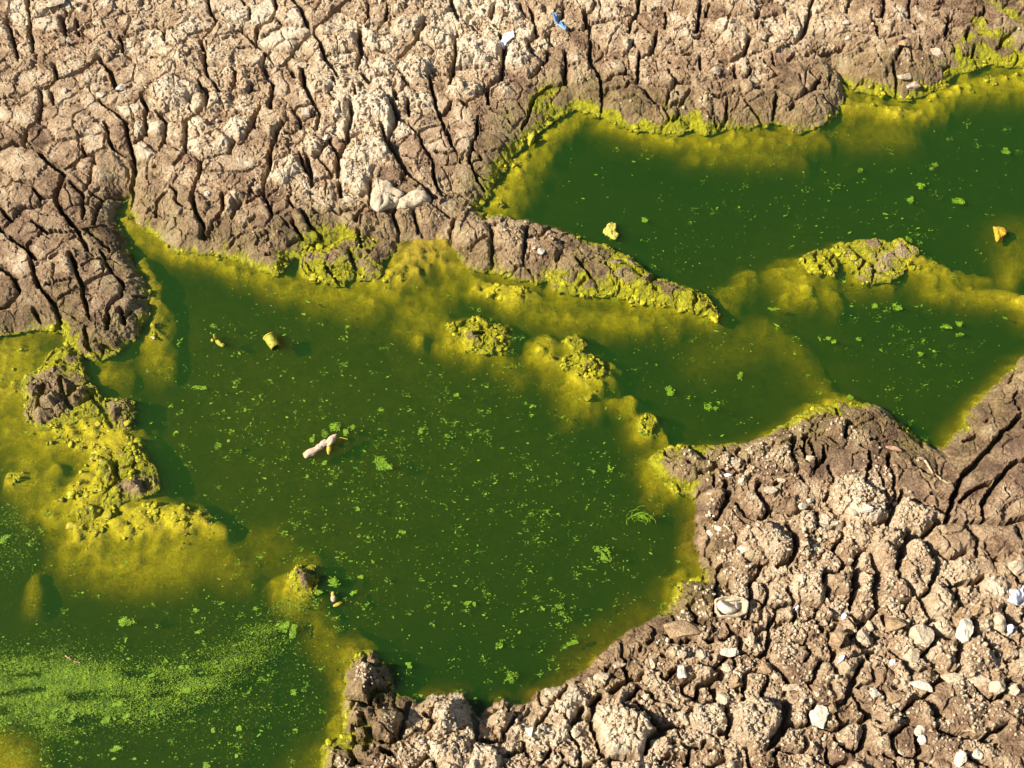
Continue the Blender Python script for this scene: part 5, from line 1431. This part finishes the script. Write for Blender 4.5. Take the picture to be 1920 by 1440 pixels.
DENS = [(700, 880, 300, 1.0), (430, 740, 170, .9), (650, 960, 160, .9), (1120, 980, 170, 1.0), (900, 750, 200, .7), (1300, 690, 150, .7), (1690, 640, 150, 1.1), (1300, 380, 200, .55), (1650, 370, 220, .8),
        (200, 1320, 230, 1.2), (30, 1010, 60, 3.5), (470, 1250, 170, 1.3), (1000, 1180, 180, .7), (480, 580, 150, .5), (1880, 300, 80, .6), (60, 900, 100, .3), (950, 1050, 250, .5)]
def density(px, py):
    d = np.full(px.shape, 0.18)
    for cx, cy, r, w in DENS:
        d = d + w * np.exp(-((px - cx) ** 2 + (py - cy) ** 2) / (2 * (r * 0.6) ** 2))
    return d
rs = np.random.default_rng(77)
cpx = rs.uniform(-60, 1980, 110000); cpy = rs.uniform(-20, 1480, 110000)
cl = 0.5 + 0.9 * fbm(cpx, cpy, 60.0, 3, 7)
acc = rs.random(110000) < 0.36 * density(cpx, cpy) * np.clip(cl, 0.05, 1.4)
cpx, cpy = cpx[acc], cpy[acc]
par = rs.random(len(cpx)) < 0.07
kids = rs.integers(3, 22, par.sum())
kx = np.repeat(cpx[par], kids) + rs.normal(0, 4.5, kids.sum()); ky = np.repeat(cpy[par], kids) + rs.normal(0, 2.8, kids.sum())
cpx = np.concatenate([cpx, kx]); cpy = np.concatenate([cpy, ky])
fx, fy = ground(cpx, cpy)
ok = wet(fx, fy)
fx, fy = fx[ok], fy[ok]
n = len(fx)
size = 0.00050 + 0.0014 * rs.random(n) ** 3.0 + 0.0026 * (rs.random(n) < 0.045) * rs.random(n)
fz = np.where(rs.random(n) < 0.45, 0.0006, -0.001 - 0.010 * rs.random(n))
o = link('algae_flecks', flakes((fx, fy), size, fz, 'algae_flecks', M_FLECK, 5, 2.2, 3))
tag(o, 'countless tiny green algae flecks drifting in the pond', 'algae', kind='stuff')
# scum band
BAND = [(-40, 1290, 34), (60, 1290, 36), (140, 1300, 34), (220, 1300, 28), (300, 1300, 26), (370, 1280, 26), (430, 1245, 30), (500, 1190, 26), (560, 1130, 20)]
bpx, bpy_ = [], []
for q, (a, b) in enumerate(zip(BAND, BAND[1:])):
    nn = (30000, 28000, 22000, 13000, 10000, 8000, 5000, 3000)[q]
    t = rs.random(nn)
    bpx.append(a[0] + (b[0] - a[0]) * t + rs.normal(0, 16, nn))
    bpy_.append(a[1] + (b[1] - a[1]) * t + rs.normal(0, 1.0, nn) * (a[2] + (b[2] - a[2]) * t))
for (cx, cy, rx, ry, nn) in [(80, 1345, 60, 26, 2500), (25, 1000, 28, 40, 2200), (150, 1265, 110, 14, 3500), (60, 1390, 40, 22, 800), (450, 1330, 110, 60, 2500)]:
    bpx.append(cx + rs.normal(0, 1, nn) * rx); bpy_.append(cy + rs.normal(0, 1, nn) * ry)
bpx = np.concatenate(bpx); bpy_ = np.concatenate(bpy_)
kp = rs.random(len(bpx)) < np.clip(0.52 + 1.4 * fbm(bpx * 0.22 + 14 * fbm(bpx, bpy_, 90.0, 2, 19), bpy_ + 0.10 * bpx, 24.0, 4, 17), 0.04, 1)
bpx, bpy_ = bpx[kp], bpy_[kp]
fx, fy = ground(bpx, bpy_); ok = wet(fx, fy); fx, fy = fx[ok], fy[ok]; n = len(fx)
o = link('algae_scum', flakes((fx, fy), 0.00045 + 0.0006 * rs.random(n) ** 2 + 0.001 * (rs.random(n) < .03), np.where(rs.random(n) < .25, 0.0004, -0.0006 - 0.006 * rs.random(n)), 'algae_scum', M_SCUM, 4, 1.6, 5))
tag(o, 'pale green scum band drifting across the lower left water', 'algae', kind='stuff')

MATS = [(720, 868, 28, 26, 'largest bright green algae mat, right of the jointed husk'), (625, 800, 28, 14, 'wide algae mat just above the jointed husk'), (650, 806, 14, 20, 'upright algae mat between the wide mat and the round one above the husk'), (663, 801, 9, 11, 'small round algae mat above the husk'),
        (609, 813, 11, 18, 'dull algae mat touching the top of the jointed husk'), (587, 822, 9, 14, 'narrow algae mat left of the top of the jointed husk'), (608, 868, 10, 10, 'round algae mat just below the jointed husk'),
        (1120, 1038, 38, 34, 'big lacy algae mat near the lower right shore'), (878, 1130, 32, 18, 'lacy algae mat in the middle of the lower pond'), (626, 1093, 20, 21, 'square bright algae mat right of the small round islet'), (680, 1082, 18, 10, 'oval algae mat right of the square one'),
        (600, 1113, 16, 9, 'flat algae mat left of the cream pod'), (662, 1111, 11, 12, 'ragged algae mat right of the cream pod'), (232, 1165, 30, 16, 'oval algae mat alone in the lower left water'), (535, 1175, 20, 24, 'ragged algae mat in the lower centre, left one of a pair'), (556, 1184, 19, 20, 'round algae mat in the lower centre, right one of a pair'),
        (1208, 411, 18, 14, 'algae mat right of the ragged yellow lump in the far water'), (1725, 347, 18, 16, 'upper of three algae mats near the right of the far water'), (1798, 377, 25, 18, 'brightest algae mat near the right of the far water'), (1708, 374, 18, 15, 'lower left algae mat in the far water'), (1888, 283, 22, 14, 'algae mat close to the right edge of the far water'),
        (1755, 310, 22, 15, 'dull algae mat in the upper far water'), (1703, 450, 14, 16, 'algae mat just above the cracked brown islet tail'), (1620, 319, 15, 14, 'dull algae mat left in the upper far water'), (1640, 577, 18, 14, 'algae mat below the cracked brown islet'), (1683, 578, 20, 16, 'rounder algae mat right below the cracked brown islet'),
        (1773, 613, 22, 12, 'flat algae mat in the right-hand pool'), (1797, 608, 15, 11, 'bright algae mat right of the flat one in the right-hand pool'), (1803, 624, 22, 10, 'dull algae mat below the bright one in the right-hand pool'), (1558, 640, 18, 14, 'algae mat at the left of the right-hand pool'), (1608, 633, 13, 10, 'small algae mat in the middle of the right-hand pool'),
        (1450, 581, 24, 11, 'loose algae mat between the ridge tip and the right-hand pool'), (1255, 736, 22, 20, 'domed algae mat in the narrow middle pool'), (1725, 663, 16, 9, 'small bright oval algae mat low in the right-hand pool'), (1592, 744, 13, 8, 'small algae mat above the near point'), (1390, 705, 16, 12, 'bright algae mat in the middle of the narrow pool'),
        (1334, 760, 24, 18, 'lacy algae mat low in the narrow pool'), (1208, 815, 20, 9, 'stringy algae mat by the small yellow lump'), (375, 728, 20, 12, 'bright algae mat left in the main pond, below the yellow pod'), (403, 610, 17, 11, 'dull algae mat just above the yellow pod'), (410, 832, 14, 20, 'dull upright algae mat left in the main pond'), (442, 722, 14, 14, 'loose algae mat right of the bright left one'),
        (789, 807, 13, 10, 'oval algae mat right of the husk, alone'), (857, 740, 11, 9, 'small algae mat above the middle of the main pond'), (200, 1345, 22, 15, 'brightest slanted algae mat below the scum band'), (222, 1318, 24, 16, 'bright algae mat in the lower edge of the scum band'), (240, 1343, 13, 10, 'small bright algae mat right of the slanted one'),
        (346, 1250, 15, 10, 'small algae mat above the right half of the scum band'), (350, 1298, 18, 18, 'algae mat at the right end of the scum band'), (105, 1338, 28, 22, 'ragged algae mat below the left of the scum band'), (140, 1340, 17, 20, 'ragged algae mat second from left below the scum band'), (283, 1267, 15, 10, 'oval algae mat above the scum band'),
        (292, 1316, 17, 10, 'pale algae mat under the right half of the scum band'), (216, 1405, 20, 12, 'slanted algae mat near the bottom edge'), (387, 1434, 15, 14, 'bright algae mat cut by the bottom edge'), (450, 1366, 13, 14, 'leafy algae mat left of the bottom clods'), (401, 1369, 10, 10, 'tiny bright algae mat near the bottom, left of the leafy one'),
        (10, 1010, 16, 14, 'bright algae mat at the left edge in the speckled water'), (552, 1300, 13, 13, 'algae mat left of the tall brown clod at the bottom'), (765, 1247, 14, 9, 'algae mat above the bottom clods'), (958, 1270, 24, 18, 'pale algae mat close to the bottom shore'), (935, 1207, 18, 18, 'lacy algae mat above the pale one close to the bottom shore'),
        (1052, 1140, 26, 22, 'faint algae mat near the lower right shore'), (1075, 1206, 20, 10, 'flat algae mat hugging the lower right shore'), (748, 1000, 20, 14, 'lacy algae mat right below the largest bright one'), (1143, 870, 14, 26, 'feathery algae mat in the right of the main pond'), (1000, 765, 12, 10, 'small feathery algae mat below the brown islet')]
for q, (px, py, w, h, lb_) in enumerate(MATS):
    x, y = ground(px, py); x, y = float(x), float(y)
    k = mm_px(x, y)
    rq = np.random.default_rng(500 + q)
    n = int(40 + w * h * 0.5)
    nsub = int(rq.integers(2, 7))
    sc_x = rq.normal(0, 0.42, nsub).clip(-.7, .7); sc_y = rq.normal(0, 0.42, nsub).clip(-.7, .7); sc_s = rq.uniform(0.14, 0.34, nsub)
    which = rq.integers(0, nsub, n)
    ux = x + (sc_x[which] + rq.normal(0, 1, n).clip(-1.7, 1.7) * sc_s[which]) * w * k * 0.55
    uy = y + (sc_y[which] + rq.normal(0, 1, n).clip(-1.7, 1.7) * sc_s[which]) * h * k * 0.60
    lacy = any(t in lb_ for t in ('lacy', 'loose', 'feathery', 'stringy', 'ragged', 'faint'))
    if lacy:
        keep_ = fbm(ux, uy, 0.008, 2, q % 13) > -0.12
        ux, uy = ux[keep_], uy[keep_]
    dull = any(t in lb_ for t in ('dull', 'faint', 'pale'))
    zz = (-0.006 if dull else 0.0003) + rq.random(len(ux)) * (0.005 if dull else 0.0007)
    if dull: zz = np.minimum(zz, -0.0006)
    me = flakes((ux, uy), 0.0006 + 0.0010 * rq.random(len(ux)) ** 1.5, zz, 'algae_mat', M_ALGAE, 6, 1.8, 600 + q, org=(x, y, 0))
    tag(link('algae_mat', me, (x, y, 0)), lb_, 'algae mat', 'algae mats floating on the pond')
# a skein of thread algae
e, o0 = root_at('thread_algae', 1203, 975, 'tangled skein of bright green thread algae near the right shore', 'thread algae')
for q in range(26):
    rq = np.random.default_rng(900 + q)
    a0 = rq.uniform(-0.4, 1.6); rad = rq.uniform(8, 30)
    cx, cy = 1200 + rq.normal(0, 6), 978 + rq.normal(0, 5)
    t = np.linspace(0, rq.uniform(0.8, 2.2), 9)
    xs = cx + rad * np.cos(a0 + t) * 0.9; ys = cy - rad * np.sin(a0 + t) * 0.65 + rq.normal(0, .6, 9)
    gx_, gy_ = ground(xs, ys)
    link('strand', tube_mesh('strand', [(gx_[i] - o0[0], gy_[i] - o0[1], 0.0004 + 0.0006 * rq.random()) for i in range(9)], [0.00055] * 9, M_ALGAE, 4), (0, 0, 0), e)

# ------------------------------------------------------------------ dry crumbs too small to count
rs = np.random.default_rng(99)
jj = rs.integers(0, ny, 900000); ii = rs.integers(0, nx, 900000)
near_w = np.where(own2[jj, ii] == 1, 1.0, 0.55)
pr = np.clip(rough[jj, ii] - 0.2, 0, 1) * np.clip(dry_l[jj, ii] - 0.1, 0, 1) * near_w * land[jj, ii] * (H[jj, ii] > 0.012) * np.clip(0.4 + 1.6 * ffbm(0.07, 2, 181)[jj, ii], 0.05, 1.2)
kp = rs.random(900000) < pr * 0.85
jj, ii = jj[kp], ii[kp]
n = len(jj)
ss = 0.0008 + 0.0032 * rs.random(n) ** 3.2
v0, f0 = ICO1
sh_ = v0[None] * (ss[:, None] * rs.uniform(0.6, 1.25, (n, 3)))[:, None, :] * (1 + 0.28 * rs.normal(size=(n, len(v0), 1))).clip(0.5, 1.5)
an = rs.uniform(0, 6.28, n)
cx_, sx_ = np.cos(an)[:, None], np.sin(an)[:, None]
vx = sh_[..., 0] * cx_ - sh_[..., 1] * sx_; vy = sh_[..., 0] * sx_ + sh_[..., 1] * cx_
co = np.stack([vx + PXc[jj, ii][:, None], vy + PYc[jj, ii][:, None], sh_[..., 2] + (H[jj, ii] + ss * 0.35)[:, None]], -1).reshape(-1, 3)
fcs = (f0[None] + (np.arange(n) * len(v0))[:, None, None]).reshape(-1, 3)
o = link('loose_crumbs', mesh_np('loose_crumbs', co, fcs, M_CRUMB, False))
tag(o, 'dry mud crumbs scattered over the rough parts of both banks', 'crumbs', kind='stuff')
print('SCENE crumbs', n, 'pieces', n_clods)
# paler bits of rubble between the stones of the near bank
rs = np.random.default_rng(123)
jj = rs.integers(0, ny, 260000); ii = rs.integers(0, nx, 260000)
pr = np.where(own2[jj, ii] == 1, 1.0, 0.12) * np.clip(f_rough[jj, ii] - 0.3, 0, 1) * land[jj, ii] * (H[jj, ii] > 0.02) * np.clip(0.35 + 1.8 * ffbm(0.10, 2, 191)[jj, ii], 0.03, 1.2) * (t2[jj, ii] > 0.004)
kp = rs.random(260000) < pr * 1.9
jj, ii = jj[kp], ii[kp]
n = len(jj)
ss = 0.0018 + 0.0030 * rs.random(n) ** 1.8
shapes = [rock_shape(2000 + q, ICO1, 6, 0.3) for q in range(24)]
sh_ = np.array([shapes[q] for q in rs.integers(0, 24, n)]) * (ss[:, None] * rs.uniform(0.65, 1.2, (n, 3)))[:, None, :]
an = rs.uniform(0, 6.28, n)
cx_, sx_ = np.cos(an)[:, None], np.sin(an)[:, None]
vx = sh_[..., 0] * cx_ - sh_[..., 1] * sx_; vy = sh_[..., 0] * sx_ + sh_[..., 1] * cx_
co = np.stack([vx + PXc[jj, ii][:, None], vy + PYc[jj, ii][:, None], sh_[..., 2] + (H[jj, ii] + ss * 0.3)[:, None]], -1).reshape(-1, 3)
fcs = (ICO1[1][None] + (np.arange(n) * len(ICO1[0]))[:, None, None]).reshape(-1, 3)
o = link('pale_rubble', mesh_np('pale_rubble', co, fcs, M_STONE_PALE, False))
tag(o, 'pale bits of rubble lying thickly between the near bank clods', 'rubble', kind='stuff')
print('SCENE rubble', n)
# clotted slime along the waterline
rs = np.random.default_rng(321)
jj = rs.integers(1, ny - 1, 900000); ii = rs.integers(1, nx - 1, 900000)
gz = GROUND[jj, ii]
pr = sstep(-0.007, -0.001, gz) * sstep(0.012, 0.003, gz) * sstep(0.25, 0.7, f_slime[jj, ii]) * np.clip(0.15 + 2.2 * ffbm(0.035, 3, 211)[jj, ii], 0.0, 1.0) * clip[jj, ii]
kp = rs.random(900000) < pr * 0.5
jj, ii = jj[kp], ii[kp]
n = len(jj)
ss = 0.0009 + 0.0024 * rs.random(n) ** 2.4
sh_ = v0[None] * (ss[:, None] * rs.uniform(0.7, 1.5, (n, 3)) * np.array([1, 1, 0.5]))[:, None, :] * (1 + 0.3 * rs.normal(size=(n, len(v0), 1))).clip(0.5, 1.6)
co = np.stack([sh_[..., 0] + PXc[jj, ii][:, None] + 0 * jj[:, None], sh_[..., 1] + PYc[jj, ii][:, None], sh_[..., 2] + (GROUND[jj, ii] + ss * 0.1)[:, None]], -1).reshape(-1, 3)
fcs = (f0[None] + (np.arange(n) * len(v0))[:, None, None]).reshape(-1, 3)
big = rs.random(n) < 0.16
nb2 = int(big.sum())
bs_ = 0.0035 + 0.0065 * rs.random(nb2) ** 1.6
shp = [rock_shape(3000 + q, ICO2, 7, 0.35) for q in range(30)]
s2 = np.array([shp[q] for q in rs.integers(0, 30, nb2)]) * (bs_[:, None] * rs.uniform(0.7, 1.3, (nb2, 3)) * np.array([1, 1, 0.42]))[:, None, :]
c2_ = np.stack([s2[..., 0] + PXc[jj[big], ii[big]][:, None], s2[..., 1] + PYc[jj[big], ii[big]][:, None], s2[..., 2] + GROUND[jj[big], ii[big]][:, None] - 0.0005], -1).reshape(-1, 3)
f2_ = (ICO2[1][None] + (np.arange(nb2) * len(ICO2[0]))[:, None, None]).reshape(-1, 3) + len(co)
co = np.concatenate([co, c2_]); fcs = np.concatenate([fcs, f2_])
o = link('slime_clots', mesh_np('slime_clots', co, fcs, M_TUFT, True))
tag(o, 'clotted yellow slime crusted along the waterline', 'slime', kind='stuff')
print('SCENE rclots', n)
